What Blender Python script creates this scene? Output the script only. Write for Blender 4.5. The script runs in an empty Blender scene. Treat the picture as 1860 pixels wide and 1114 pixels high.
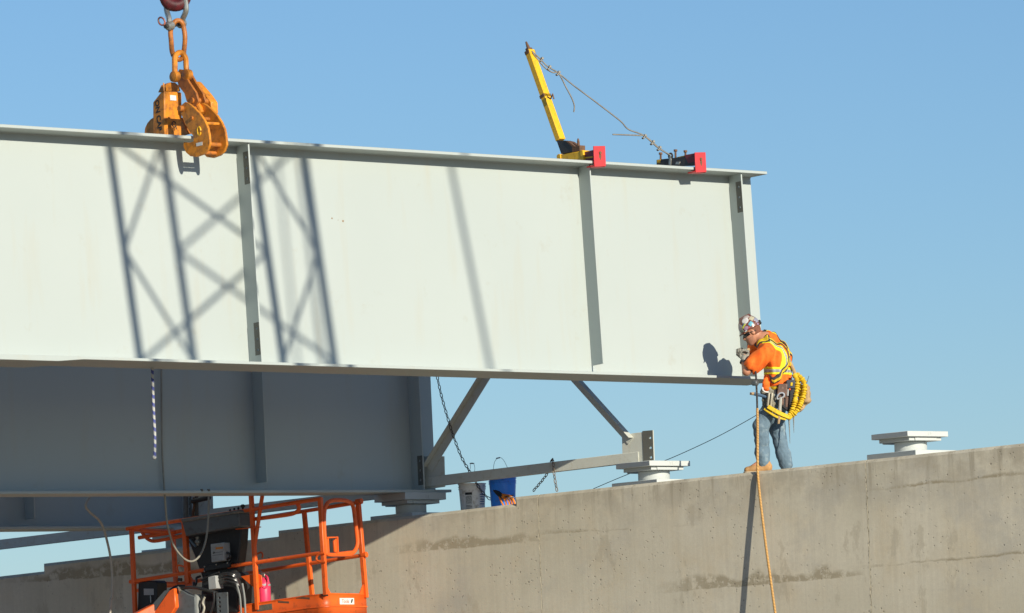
import bpy, bmesh, math, random
import numpy as np
from mathutils import Vector, Matrix
random.seed(7)
S = bpy.context.scene
GZ = -5.7                                # ground level below the bridge seat
COL = S.collection

# ------------------------------------------------------------------ camera
# world: X runs along the concrete wall, +Y runs in under the bridge, Z is up; metres
CF, CD, CYAW, CPIT, CROL, CTX, CTZ = 11454.78, 73.7718, -0.610629, 0.0834678, -0.0365548, -1.494401, 2.129111
PW, PH = 1860.0, 1114.0
_f = Vector((math.sin(CYAW)*math.cos(CPIT), math.cos(CYAW)*math.cos(CPIT), math.sin(CPIT)))
_r0 = Vector((math.cos(CYAW), -math.sin(CYAW), 0)); _u0 = _r0.cross(_f)
CR = _r0*math.cos(CROL) + _u0*math.sin(CROL)
CU = -_r0*math.sin(CROL) + _u0*math.cos(CROL)
CPOS = Vector((CTX, 0, CTZ)) - _f*CD
cam_d = bpy.data.cameras.new('camera'); cam = bpy.data.objects.new('camera', cam_d); COL.objects.link(cam)
cam.matrix_world = Matrix(((CR.x, CU.x, -_f.x, CPOS.x), (CR.y, CU.y, -_f.y, CPOS.y), (CR.z, CU.z, -_f.z, CPOS.z), (0, 0, 0, 1)))
cam_d.sensor_width = 36; cam_d.sensor_fit = 'HORIZONTAL'; cam_d.lens = 36*CF/PW
cam_d.clip_start = 1; cam_d.clip_end = 9000
cam_d.dof.use_dof = True; cam_d.dof.focus_distance = 73.5; cam_d.dof.aperture_fstop = 4.0
S.camera = cam

# ------------------------------------------------------------------ sky, sun, exposure
SQ, SD = 0.35, 0.378                      # sunlight travels along (-1, SQ, -SD)
LDIR = Vector((-1, SQ, -SD)).normalized()
W = bpy.data.worlds.new('World'); S.world = W; W.use_nodes = True
_bg = W.node_tree.nodes['Background']; _sk = W.node_tree.nodes.new('ShaderNodeTexSky')
_sk.sky_type = 'NISHITA'; _sk.sun_disc = False
_sk.sun_elevation = math.asin(-LDIR.z); _sk.sun_rotation = math.atan2(-LDIR.x, -LDIR.y)
_sk.air_density = 1.0; _sk.dust_density = 0.2; _sk.ozone_density = 6.0
W.node_tree.links.new(_sk.outputs[0], _bg.inputs[0]); _bg.inputs[1].default_value = 0.094
sun_d = bpy.data.lights.new('sun', 'SUN'); sun_d.energy = 5.0; sun_d.angle = math.radians(0.4); sun_d.color = (1.0, 0.925, 0.765)
sun = bpy.data.objects.new('sun', sun_d); COL.objects.link(sun)
sun.rotation_euler = LDIR.to_track_quat('-Z', 'Y').to_euler(); sun.location = (40, -20, 30)
S.view_settings.view_transform = 'Standard'; S.view_settings.look = 'None'
S.view_settings.gamma = 1; S.view_settings.exposure = 0.17; S.view_settings.use_curve_mapping = False
S.render.filter_size = 1.7

# ------------------------------------------------------------------ measuring and mesh helpers
def ray(px, py):
    return _f + CR*((px-PW/2)/CF) + CU*((PH/2-py)/CF)
def at(px, py, X=None, Y=None, Z=None):
    """world point that a photograph pixel shows on the plane X=, Y= or Z="""
    d = ray(px, py)
    if X is not None: t = (X-CPOS.x)/d.x
    elif Y is not None: t = (Y-CPOS.y)/d.y
    else: t = (Z-CPOS.z)/d.z
    return CPOS + d*t
def at_plane(px, py, o, n):
    d = ray(px, py); t = (Vector(o)-CPOS).dot(n)/d.dot(n)
    return CPOS + d*t
def V(*a): return Vector(a)

WM = {}                                  # world matrix of each thing, so that children can be written in world terms
def tag(o, label=None, cat=None, group=None, kind=None):
    for k, v in (('label', label), ('category', cat), ('group', group), ('kind', kind)):
        if v: o[k] = v
    return o
def thing(name, label, cat, loc=(0, 0, 0), rot=None, group=None):
    o = bpy.data.objects.new(name, None); COL.objects.link(o); o.empty_display_size = .1
    m = Matrix.Translation(Vector(loc)) @ (rot.to_4x4() if rot is not None else Matrix.Identity(4))
    o.matrix_basis = m; WM[o.name] = m
    return tag(o, label, cat, group)
def kids(o): return [c for c in bpy.data.objects if c.parent == o]
def copy_tree(o, matrix, label=None):
    fam = {}
    for c in bpy.data.objects:
        if c.parent: fam.setdefault(c.parent.name, []).append(c)
    def rec(s, parent):
        c = s.copy(); COL.objects.link(c)
        if parent is not None: c.parent = parent
        for k in fam.get(s.name, []): rec(k, c)
        return c
    r = rec(o, None); r.matrix_basis = matrix; WM[r.name] = matrix
    if label: r['label'] = label
    return r

class MB:
    def __init__(s): s.v = []; s.f = []
    def add(s, vs, fs):
        n = len(s.v); s.v += [tuple(p) for p in vs]; s.f += [tuple(i+n for i in f) for f in fs]; return s
    def box(s, lo, hi, M=None):
        x0, y0, z0 = lo; x1, y1, z1 = hi
        vs = [V(x, y, z) for z in (z0, z1) for y in (y0, y1) for x in (x0, x1)]
        if M is not None: vs = [M @ p for p in vs]
        return s.add(vs, [(0, 2, 3, 1), (4, 5, 7, 6), (0, 1, 5, 4), (2, 6, 7, 3), (0, 4, 6, 2), (1, 3, 7, 5)])
    def obox(s, c, ax, ay, az):          # box from centre and three half-axes
        c, ax, ay, az = Vector(c), Vector(ax), Vector(ay), Vector(az)
        vs = [c+ax*i+ay*j+az*k for k in (-1, 1) for j in (-1, 1) for i in (-1, 1)]
        return s.add(vs, [(0, 2, 3, 1), (4, 5, 7, 6), (0, 1, 5, 4), (2, 6, 7, 3), (0, 4, 6, 2), (1, 3, 7, 5)])
    def prism(s, poly, off):
        poly = [Vector(p) for p in poly]; off = Vector(off); n = len(poly)
        return s.add(poly+[p+off for p in poly], [tuple(range(n-1, -1, -1)), tuple(range(n, 2*n))]+[(i, (i+1) % n, n+(i+1) % n, n+i) for i in range(n)])
    def tube(s, pts, r, seg=8, closed=False, up=None, sq=False):
        pts = [Vector(p) for p in pts]; n = len(pts)
        rs = r if isinstance(r, (list, tuple)) else [r]*n
        T = []
        for i in range(n):
            if closed: t = pts[(i+1) % n]-pts[i-1]
            else: t = pts[min(i+1, n-1)]-pts[max(i-1, 0)]
            T.append(t.normalized())
        u = Vector(up) if up is not None else (V(0, 0, 1) if abs(T[0].z) < .9 else V(1, 0, 0))
        u = (u-T[0]*u.dot(T[0])).normalized(); vs = []
        for i in range(n):
            u = (u-T[i]*u.dot(T[i])).normalized(); w = T[i].cross(u)
            for k in range(seg):
                a = 2*math.pi*(k+(.5 if sq else 0))/seg
                q = rs[i]*(math.sqrt(2) if sq else 1)
                vs.append(pts[i]+(u*math.cos(a)+w*math.sin(a))*q)
        fs = []
        for i in range(n if closed else n-1):
            j = (i+1) % n
            for k in range(seg):
                l = (k+1) % seg
                fs.append((i*seg+k, i*seg+l, j*seg+l, j*seg+k))
        if not closed: fs += [tuple(range(seg-1, -1, -1)), tuple((n-1)*seg+k for k in range(seg))]
        return s.add(vs, fs)
    def cyl(s, a, b, r, seg=14): return s.tube([a, b], r, seg)
    def sqt(s, a, b, r, up): return s.tube([a, b], r, 4, up=up, sq=True)
    def lathe(s, c, axis, prof, seg=20):
        axis = Vector(axis).normalized(); u = axis.orthogonal().normalized(); w = axis.cross(u); c = Vector(c); vs = []; m = len(prof)
        for (r, h) in prof:
            for k in range(seg):
                a = 2*math.pi*k/seg; vs.append(c+axis*h+(u*math.cos(a)+w*math.sin(a))*max(r, 1e-4))
        fs = [(i*seg+k, i*seg+(k+1) % seg, (i+1)*seg+(k+1) % seg, (i+1)*seg+k) for i in range(m-1) for k in range(seg)]
        fs += [tuple(range(seg-1, -1, -1)), tuple((m-1)*seg+k for k in range(seg))]
        return s.add(vs, fs)
    def sphere(s, c, r, seg=10):
        pr = [(r*math.sin(math.pi*i/seg), -r*math.cos(math.pi*i/seg)) for i in range(seg+1)]
        return s.lathe(c, (0, 0, 1), pr, seg)
    def sweep(s, prof, a, b, ux, uy):    # 2-d profile pushed from a to b
        a, b, ux, uy = Vector(a), Vector(b), Vector(ux), Vector(uy)
        return s.prism([a+ux*p[0]+uy*p[1] for p in prof], b-a)
    def holed(s, o, U, Wv, w, h, N, t, holes, r):
        """plate w x h from corner o along unit U, W, thickness t along N, with real round holes at (u, v)"""
        o, U, Wv, N = Vector(o), Vector(U), Vector(Wv), Vector(N)
        P = lambda u, v, k: o+U*u+Wv*v+N*(t*k)
        def quad(u0, v0, u1, v1):
            for k, rv in ((0, True), (1, False)):
                q = [P(u0, v0, k), P(u1, v0, k), P(u1, v1, k), P(u0, v1, k)]
                s.add(q[::-1] if rv else q, [(0, 1, 2, 3)])
        R = r*1.5; v = 0
        for (hu, hv) in sorted(holes, key=lambda q: q[1]):
            quad(0, v, w, hv-R); quad(0, hv-R, hu-R, hv+R); quad(hu+R, hv-R, w, hv+R); v = hv+R
            ring = []; sq = []
            for k in range(16):
                a = 2*math.pi*k/16; c_, s_ = math.cos(a), math.sin(a); m = max(abs(c_), abs(s_))
                ring.append((hu+r*c_, hv+r*s_)); sq.append((hu+R*c_/m, hv+R*s_/m))
            for k in range(16):
                l = (k+1) % 16
                for kk, rv in ((0, True), (1, False)):
                    q = [P(*sq[k], kk), P(*sq[l], kk), P(*ring[l], kk), P(*ring[k], kk)]
                    s.add(q[::-1] if rv else q, [(0, 1, 2, 3)])
                s.add([P(*ring[k], 0), P(*ring[l], 0), P(*ring[l], 1), P(*ring[k], 1)], [(0, 1, 2, 3)])
        quad(0, v, w, h)
        for a, b in (((0, 0), (w, 0)), ((w, 0), (w, h)), ((w, h), (0, h)), ((0, h), (0, 0))):
            s.add([P(*a, 0), P(*b, 0), P(*b, 1), P(*a, 1)], [(0, 1, 2, 3)])
        return s
    def mesh(s, name, M=None, smooth=35, weld=True):
        inv = M.inverted() if M is not None else None
        vs = [tuple(inv @ Vector(p)) for p in s.v] if inv is not None else s.v
        me = bpy.data.meshes.new(name); me.from_pydata(vs, [], s.f); me.update()
        bm = bmesh.new(); bm.from_mesh(me)
        if weld: bmesh.ops.remove_doubles(bm, verts=bm.verts, dist=1e-6)
        bmesh.ops.recalc_face_normals(bm, faces=bm.faces)
        bm.to_mesh(me); bm.free()
        if smooth:
            me.polygons.foreach_set('use_smooth', [True]*len(me.polygons))
            me.set_sharp_from_angle(angle=math.radians(smooth))
        return me
    def build(s, name, m, parent=None, origin=None, bevel=0, smooth=35, segs=1, weld=True):
        M = WM[parent.name] if parent is not None else (Matrix.Translation(Vector(origin)) if origin is not None else Matrix.Identity(4))
        me = s.mesh(name, M, smooth, weld); me.materials.append(m)
        o = bpy.data.objects.new(name, me); COL.objects.link(o)
        if parent is not None: o.parent = parent; WM[o.name] = M
        else: o.matrix_basis = M; WM[o.name] = M
        if bevel:
            b = o.modifiers.new('edge', 'BEVEL'); b.width = bevel; b.segments = segs; b.limit_method = 'ANGLE'; b.angle_limit = math.radians(40)
            b.harden_normals = False
        return o

def smooth_path(pts, n=6, closed=False):
    pts = [Vector(p) for p in pts]; out = []; m = len(pts)
    for i in range(m if closed else m-1):
        if closed: p0, p1, p2, p3 = pts[i-1], pts[i], pts[(i+1) % m], pts[(i+2) % m]
        else: p0, p1, p2, p3 = pts[max(i-1, 0)], pts[i], pts[i+1], pts[min(i+2, m-1)]
        for k in range(n):
            t = k/n
            out.append(.5*((2*p1)+(p2-p0)*t+(2*p0-5*p1+4*p2-p3)*t*t+(3*p1-p0-3*p2+p3)*t**3))
    if not closed: out.append(pts[-1])
    return out

def lettering(txt, size, m, parent, pos, ux, uy, name='lettering', depth=.0006):
    cu = bpy.data.curves.new(name, 'FONT'); cu.body = txt; cu.size = size; cu.align_x = 'CENTER'; cu.align_y = 'CENTER'; cu.extrude = depth; cu.offset = size*.035
    cu.materials.append(m)
    tmp = bpy.data.objects.new(name, cu); COL.objects.link(tmp)
    me = bpy.data.meshes.new_from_object(tmp.evaluated_get(bpy.context.evaluated_depsgraph_get()))
    bpy.data.objects.remove(tmp); me.name = name
    if not me.materials: me.materials.append(m)
    o = bpy.data.objects.new(name, me); COL.objects.link(o)
    ux, uy = Vector(ux).normalized(), Vector(uy); uy = (uy-ux*uy.dot(ux)).normalized(); uz = ux.cross(uy); p = Vector(pos)
    M = Matrix(((ux.x, uy.x, uz.x, p.x), (ux.y, uy.y, uz.y, p.y), (ux.z, uy.z, uz.z, p.z), (0, 0, 0, 1)))
    o.parent = parent; o.matrix_basis = WM[parent.name].inverted() @ M; WM[o.name] = M; o['kind'] = 'stuff'
    return o

# ------------------------------------------------------------------ procedural materials
MATS = {}
def new_mat(name):
    m = bpy.data.materials.new(name); m.use_nodes = True
    nt = m.node_tree; b = nt.nodes['Principled BSDF']
    return m, nt, b
def N(nt, t, **k):
    n = nt.nodes.new('ShaderNode'+t)
    for a, v in k.items():
        if a.startswith('i_'): n.inputs[a[2:].replace('_', ' ')].default_value = v
        else: setattr(n, a, v)
    return n
def mix(nt, fac, a, b, mode='MIX'):
    n = nt.nodes.new('ShaderNodeMix'); n.data_type = 'RGBA'; n.blend_type = mode
    for i, x in ((0, fac), (6, a), (7, b)):
        if isinstance(x, (int, float)): n.inputs[i].default_value = x
        elif isinstance(x, (tuple, list)): n.inputs[i].default_value = (*x[:3], 1)
        else: nt.links.new(x, n.inputs[i])
    return n.outputs[2]
def ramp(nt, src, a, b, lo=0., hi=1.):
    n = nt.nodes.new('ShaderNodeMapRange'); n.inputs[1].default_value = a; n.inputs[2].default_value = b
    n.inputs[3].default_value = lo; n.inputs[4].default_value = hi; nt.links.new(src, n.inputs[0]); return n.outputs[0]
def math_n(nt, op, a, b=None):
    n = nt.nodes.new('ShaderNodeMath'); n.operation = op
    for i, x in ((0, a), (1, b)):
        if x is None: continue
        if isinstance(x, (int, float)): n.inputs[i].default_value = x
        else: nt.links.new(x, n.inputs[i])
    return n.outputs[0]
def coords(nt, scale=(1, 1, 1), rot=(0, 0, 0), loc=(0, 0, 0)):
    tc = N(nt, 'TexCoord'); mp = N(nt, 'Mapping')
    mp.inputs['Scale'].default_value = scale; mp.inputs['Rotation'].default_value = rot; mp.inputs['Location'].default_value = loc
    nt.links.new(tc.outputs['Object'], mp.inputs[0]); return mp.outputs[0]
def noise(nt, vec, scale, detail=4, rough=.55, out=0):
    n = N(nt, 'TexNoise', i_Scale=scale, i_Detail=detail, i_Roughness=rough); nt.links.new(vec, n.inputs['Vector']); return n.outputs[out]
def bump(nt, b, h, strength=.3, dist=.005):
    n = N(nt, 'Bump', i_Strength=strength, i_Distance=dist); nt.links.new(h, n.inputs['Height']); nt.links.new(n.outputs[0], b.inputs['Normal'])

def paint(name, col, rough=.45, var=.12, dirt=None, dirt_amt=.25, sc=6., metal=0., bmp=.05, spec=.5):
    """coated surface: broad tone drift, fine grain, patches of dirt or rust with their own shape"""
    m, nt, b = new_mat(name); c = coords(nt)
    n1 = noise(nt, c, sc*.25, 3); n2 = noise(nt, c, sc*2.2, 6, .65)
    d = tuple(x*(1-var) for x in col); l = tuple(min(1, x*(1+var*.6)) for x in col)
    base = mix(nt, ramp(nt, n1, .3, .7), d, l)
    if dirt is not None:
        base = mix(nt, ramp(nt, n2, .62-dirt_amt*.35, .80-dirt_amt*.2, 0, .85), base, dirt)
    nt.links.new(base, b.inputs['Base Color'])
    nt.links.new(ramp(nt, n2, .2, .8, max(.05, rough-.08), rough+.12), b.inputs['Roughness'])
    b.inputs['Metallic'].default_value = metal; b.inputs['Specular IOR Level'].default_value = spec
    if bmp: bump(nt, b, n2, bmp, .004)
    return m

def girder_paint():
    m, nt, b = new_mat('pale grey bridge paint'); c = coords(nt)
    n1 = noise(nt, c, .35, 3); n2 = noise(nt, coords(nt, (1, 1, .12)), 5, 4); n3 = noise(nt, c, 40, 3)
    base = mix(nt, ramp(nt, n1, .3, .7), (.40, .444, .43), (.425, .468, .452))
    base = mix(nt, ramp(nt, n2, .56, .76, 0, .40), base, (.42, .41, .34))
    base = mix(nt, ramp(nt, noise(nt, c, 2.2, 5, .7), .62, .72, 0, .32), base, (.36, .345, .28))
    nt.links.new(base, b.inputs['Base Color']); b.inputs['Roughness'].default_value = .5
    b.inputs['Specular IOR Level'].default_value = .35
    h = math_n(nt, 'ADD', ramp(nt, noise(nt, c, 1.1, 2), .2, .8), math_n(nt, 'MULTIPLY', n3, .04))
    bump(nt, b, h, .10, .01)
    return m

def concrete_mat():
    m, nt, b = new_mat('board marked concrete'); c = coords(nt)
    sep = N(nt, 'SeparateXYZ'); nt.links.new(coords(nt, loc=(0, 0, GZ)), sep.inputs[0])
    x, z = sep.outputs[0], sep.outputs[2]
    big = noise(nt, c, .55, 4, .6); mid = noise(nt, c, 2.6, 7, .66); fine = noise(nt, c, 60, 4, .6); grit = noise(nt, c, 22, 5, .7)
    vert = noise(nt, coords(nt, (9, 9, .22)), 2.2, 5, .65)           # faint upright streaks of the form face
    base = mix(nt, ramp(nt, big, .36, .64), (.565, .52, .40), (.685, .63, .50))
    base = mix(nt, ramp(nt, noise(nt, c, 1.2, 6, .66), .49, .66, 0, .65), base, (.62, .525, .365))        # buff patches
    base = mix(nt, ramp(nt, noise(nt, coords(nt, loc=(7, 3, 1)), .9, 7, .68), .52, .66, 0, .6), base, (.43, .415, .37))   # grey patches
    base = mix(nt, ramp(nt, noise(nt, coords(nt, (1, 1, .45), loc=(2, 9, 4)), 1.9, 8, .72), .585, .625, 0, .42), base, (.39, .34, .245))  # damp blotches
    base = mix(nt, ramp(nt, vert, .40, .72, 0, .30), base, (.41, .375, .30))
    base = mix(nt, ramp(nt, noise(nt, coords(nt, (14, 14, .3), loc=(3, 0, 0)), 2.4, 4, .6), .60, .74, 0, .35), base, (.66, .62, .52))   # pale runs
    def pour(z0, slope, x0, x1, w, amt, seed):                       # damp marks hanging over the pour lines
        zz = math_n(nt, 'SUBTRACT', z, math_n(nt, 'ADD', math_n(nt, 'MULTIPLY', x, slope), z0))
        lob = math_n(nt, 'MULTIPLY', math_n(nt, 'SUBTRACT', noise(nt, coords(nt, (1, 1, 1), loc=(seed*1.7, 0, 0)), .9, 3, .6), .42), w*3.2)
        wob = math_n(nt, 'MULTIPLY', math_n(nt, 'SUBTRACT', noise(nt, coords(nt, (1, 1, .4), loc=(seed, 0, 0)), 2.6, 7, .7), .5), .10)
        zz = math_n(nt, 'ADD', zz, wob)
        up = ramp(nt, math_n(nt, 'SUBTRACT', zz, lob), -.01, w*.12+.012, 1, 0); lo = ramp(nt, zz, -.012, 0.0, 0, 1)
        rx = math_n(nt, 'MULTIPLY', ramp(nt, x, x0-.4, x0+.4), ramp(nt, x, x1-.4, x1+.4, 1, 0))
        k = math_n(nt, 'MULTIPLY', math_n(nt, 'MULTIPLY', up, lo), rx)
        patch = ramp(nt, noise(nt, coords(nt, (1, 1, 1), loc=(seed*3, 1, 2)), 7.0, 7, .75), .42, .50)
        return math_n(nt, 'MULTIPLY', math_n(nt, 'MULTIPLY', k, patch), amt)
    k = None
    for q in ((-.60, .02, -3.1, -1.3, .22, .80, 1.), (-.56, -.01, -1.1, .6, .10, .80, 2.), (-1.33, .02, .7, 3.2, .34, .80, 3.),
              (-.42, .03, 3.5, 5.4, .05, .9, 5.), (-1.24, .02, 3.4, 5.8, .05, .85, 6.), (-1.5, 0, -2.6, -1.4, .15, .6, 9.), (-.70, .0, -9, -5.5, .3, .85, 4.)):
        p = pour(*q); k = p if k is None else math_n(nt, 'MAXIMUM', k, p)
    base = mix(nt, k, base, (.305, .255, .165))
    base = mix(nt, math_n(nt, 'MULTIPLY', ramp(nt, z, -.60, -.10, 0, .7), ramp(nt, mid, .44, .58)), base, (.40, .355, .27))   # weathered head of the wall
    drip = math_n(nt, 'MULTIPLY', ramp(nt, noise(nt, coords(nt, (6, 6, .5), loc=(5, 2, 0)), 1.5, 6, .7), .52, .62), ramp(nt, z, -.55, -.05, 0, .75))
    base = mix(nt, drip, base, (.33, .29, .215))                    # streaks run down from the top edge
    def pores(scale, d0, d1, thr, seed):
        vo = N(nt, 'TexVoronoi', i_Scale=scale); nt.links.new(coords(nt, loc=(seed, 0, 0)), vo.inputs['Vector'])
        return math_n(nt, 'MULTIPLY', ramp(nt, vo.outputs['Distance'], d0, d1, 1, 0), ramp(nt, noise(nt, coords(nt, loc=(0, 0, seed)), 1.6, 3), thr, thr+.06))
    hole = math_n(nt, 'MAXIMUM', pores(8.0, .055, .095, .48, 1.), pores(17.0, .10, .17, .50, 2.))
    hole = math_n(nt, 'MAXIMUM', hole, pores(3.2, .030, .045, .42, 5.))
    base = mix(nt, math_n(nt, 'MULTIPLY', hole, .62), base, (.12, .10, .075))
    base = mix(nt, ramp(nt, grit, .35, .7, 0, .22), base, (.40, .36, .28))
    base = mix(nt, ramp(nt, fine, .3, .7, 0, .2), base, (.38, .34, .27))
    nt.links.new(base, b.inputs['Base Color']); b.inputs['Roughness'].default_value = .88; b.inputs['Specular IOR Level'].default_value = .2
    h = math_n(nt, 'SUBTRACT', math_n(nt, 'ADD', math_n(nt, 'MULTIPLY', fine, .3), math_n(nt, 'ADD', mid, math_n(nt, 'MULTIPLY', vert, .5))), math_n(nt, 'MULTIPLY', hole, 1.8))
    bump(nt, b, h, .30, .008)
    return m

GP = girder_paint(); CONC = concrete_mat()
BRG = paint('bearing white paint', (.52, .55, .535), .5, .06, (.5, .48, .42), .1)
FAY = paint('bare zinc primer', (.12, .12, .105), .7, .15, (.12, .11, .09), .3)
FRAME = paint('cross frame paint', (.56, .57, .51), .5, .08, (.46, .42, .32), .25)
STAMP = paint('stamped figure ink', (.42, .43, .42), .7, .05)
ORG = paint('orange lift paint', (.84, .125, .015), .38, .14, (.36, .07, .02), .22, bmp=.02)
ORGC = paint('worn orange clamp paint', (.74, .265, .02), .45, .22, (.21, .075, .026), .50, 7)
ORGD = paint('scuffed rusty orange', (.48, .155, .02), .55, .25, (.16, .065, .025), .5, 9)
RUST = paint('rusty brown steel', (.17, .085, .045), .75, .35, (.07, .045, .03), .4, 14)
YEL = paint('yellow post paint', (.82, .47, .02), .42, .12, (.40, .19, .03), .3, 12)
RED = paint('red clamp plate', (.62, .045, .05), .5, .15, (.35, .05, .04), .25, 12)
MAROON = paint('maroon tube', (.20, .035, .045), .5, .2, (.1, .03, .03), .3)
STEEL = paint('galvanised steel', (.42, .42, .38), .35, .2, (.2, .17, .13), .3, 10, metal=.7)
DSTEEL = paint('dark greasy steel', (.055, .055, .055), .4, .3, (.12, .08, .05), .3, 12, metal=.4)
BLACK = paint('black plastic', (.014, .015, .017), .5, .2, (.05, .045, .04), .2)
GREYM = paint('grey machine paint', (.10, .115, .125), .42, .15, (.06, .055, .05), .3)
LGREY = paint('pale grey box', (.36, .37, .37), .5, .08, (.25, .24, .22), .2)
RUBBER = paint('black hose rubber', (.02, .02, .021), .28, .2)
WHITEP = paint('white sticker', (.72, .71, .67), .6, .05, (.4, .38, .33), .15)
DARKI = paint('dark print', (.03, .03, .03), .7, .1)
DIRT = paint('bare tan earth', (.27, .225, .17), .95, .25, (.19, .155, .115), .4, .6, bmp=.3)
# ================================================================== ground and wall
g = MB().add([(-4000, -4000, GZ), (4000, -4000, GZ), (4000, 4000, GZ), (-4000, 4000, GZ)], [(0, 1, 2, 3)]).build('ground', DIRT, smooth=0)
tag(g, kind='structure')

SEG = [(-16.0, -.84), (-8.695, -.584), (-8.695, -.489), (-5.055, -.363), (-5.055, -.292), (-1.568, -.178), (-1.568, -.099), (5.34, .0805), (14.0, .30)]
def wall_top(x):
    for (x0, z0), (x1, z1) in zip(SEG, SEG[1:]):
        if x0 <= x <= x1 and x1 > x0: return z0+(z1-z0)*(x-x0)/(x1-x0)
    return SEG[-1][1]
WALL_D = 2.1
wall = thing('abutment_wall', 'long stepped concrete wall with stained face carrying the bridge bearings', 'wall', (0, 0, GZ))
JOINTS = [-16.0, -1.225, 3.274, 14.0]
for i in range(3):
    xa, xb = JOINTS[i]+(.006 if i else 0), JOINTS[i+1]-(.006 if i < 2 else 0)
    top = [(x, z) for x, z in SEG if xa < x < xb]
    prof = [(xa, wall_top(xa))]+top+[(xb, wall_top(xb))]
    poly = [V(xa, 0, GZ-.3)]+[V(x, 0, z) for x, z in prof]+[V(xb, 0, GZ-.3)]
    mb = MB().prism(poly, (0, WALL_D, 0)); me = mb.mesh('wall_panel', WM[wall.name], 0)
    bm = bmesh.new(); bm.from_mesh(me); bm.edges.ensure_lookup_table()
    ed = [e for e in bm.edges if all(v.co.y < 1e-4 for v in e.verts) and all(v.co.z > GZ+.5-GZ-1 for v in e.verts) and min(v.co.z for v in e.verts) > 4.5 and abs(e.verts[0].co.z-e.verts[1].co.z) < .5]
    bmesh.ops.bevel(bm, geom=ed, offset=.036, segments=1, affect='EDGES', clamp_overlap=True)
    bmesh.ops.recalc_face_normals(bm, faces=bm.faces)
    bm.to_mesh(me); bm.free(); me.materials.append(CONC)
    o = bpy.data.objects.new('wall_panel', me); COL.objects.link(o); o.parent = wall; WM[o.name] = WM[wall.name]
JF = paint('joint filler', (.60, .53, .38), .9, .2, (.14, .12, .08), .30, 12)
for x in JOINTS[1:3]:
    zt = wall_top(x); n = 60; vs = []; fs = []
    # ragged sealant bead standing a little back from the face
    for k in range(n+1):
        z = -2.6+(zt-.03+2.6)*k/n; w = .0065
        dy = -.0015+.009*random.random()**3; dx = random.uniform(-.002, .002)
        vs += [(x-w+dx*0, dy, z), (x+w+dx*0, dy, z)]
    fs = [(2*k, 2*k+1, 2*k+3, 2*k+2) for k in range(n)]
    mb = MB().add(vs, fs); mb.add([(x-.0055, .02, GZ), (x+.0055, .02, GZ), (x+.0055, .02, -2.6), (x-.0055, .02, -2.6)], [(0, 1, 2, 3)])
    mb.build('joint_filler', JF, wall, smooth=0)
    # spalled lips beside the joint
    mb = MB()
    for k in range(34):
        z = zt-.25-2.3*(k+random.random())/34; h = random.uniform(.008, .03); w = random.uniform(.004, .012)
        sx = random.choice((-1, 1)); x0 = x+sx*.006
        mb.add([(x0, -.0015, z-h), (x0+sx*w, -.0015, z), (x0, -.0015, z+h)], [(0, 1, 2)])
    if x > 0: mb.build('spalled_edge', paint('spalled aggregate', (.20, .175, .13), .95, .3), wall, smooth=0)

# ================================================================== bearings
BX = [(3.5, .110, '16'), (0., 0., '15'), (-3.5, -.178, '18'), (-7., -.387, None)]
BROT = -.31
for bx, bz, num in BX:
    R = Matrix.Rotation(BROT, 3, 'Z')
    lab = {'16': 'white steel bridge bearing stamped 16, standing alone right of the worker', '15': 'white steel bridge bearing stamped 15 under the free end of the cross frame',
           '18': 'shaded bridge bearing stamped 18 under the end of the set girder', None: 'shaded bridge bearing low on the wall behind the orange basket'}[num]
    b = thing('bridge_bearing', lab, 'bridge bearing', (bx, .602, bz), R, 'bearings along the wall top')
    zt = wall_top(bx)-bz
    M = WM[b.name]; loc = lambda lo, hi: MB().box(lo, hi, M)
    loc((-.407, -.302, zt-.03), (.44, .31, 0)).build('masonry_plate', BRG, b, bevel=.004)
    MB().lathe(M @ V(.01, 0, 0), (0, 0, 1), [(.178, 0), (.185, .012), (.185, .108), (.176, .118)], 40).build('pot', BRG, b)
    loc((-.255, -.24, .118), (.265, .24, .160)).build('slide_plate', BRG, b, bevel=.003)
    loc((-.316, -.302, .1605), (.316, .302, .222 if bx > -1 else .247)).build('sole_plate', BRG, b, bevel=.004)
    loc((-.28, -.17, .108), (-.2555, .17, .158)).build('guide_bar', BRG, b, bevel=.003)
    loc((.2655, -.16, .118), (.28, .16, .150)).build('guide_bar', BRG, b, bevel=.003)
    if num:
        lettering(' '.join(num), .042, STAMP, b, M @ V(.3166, .02, .192), M.to_3x3() @ V(0, 1, 0), M.to_3x3() @ V(0, 0, 1))

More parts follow.
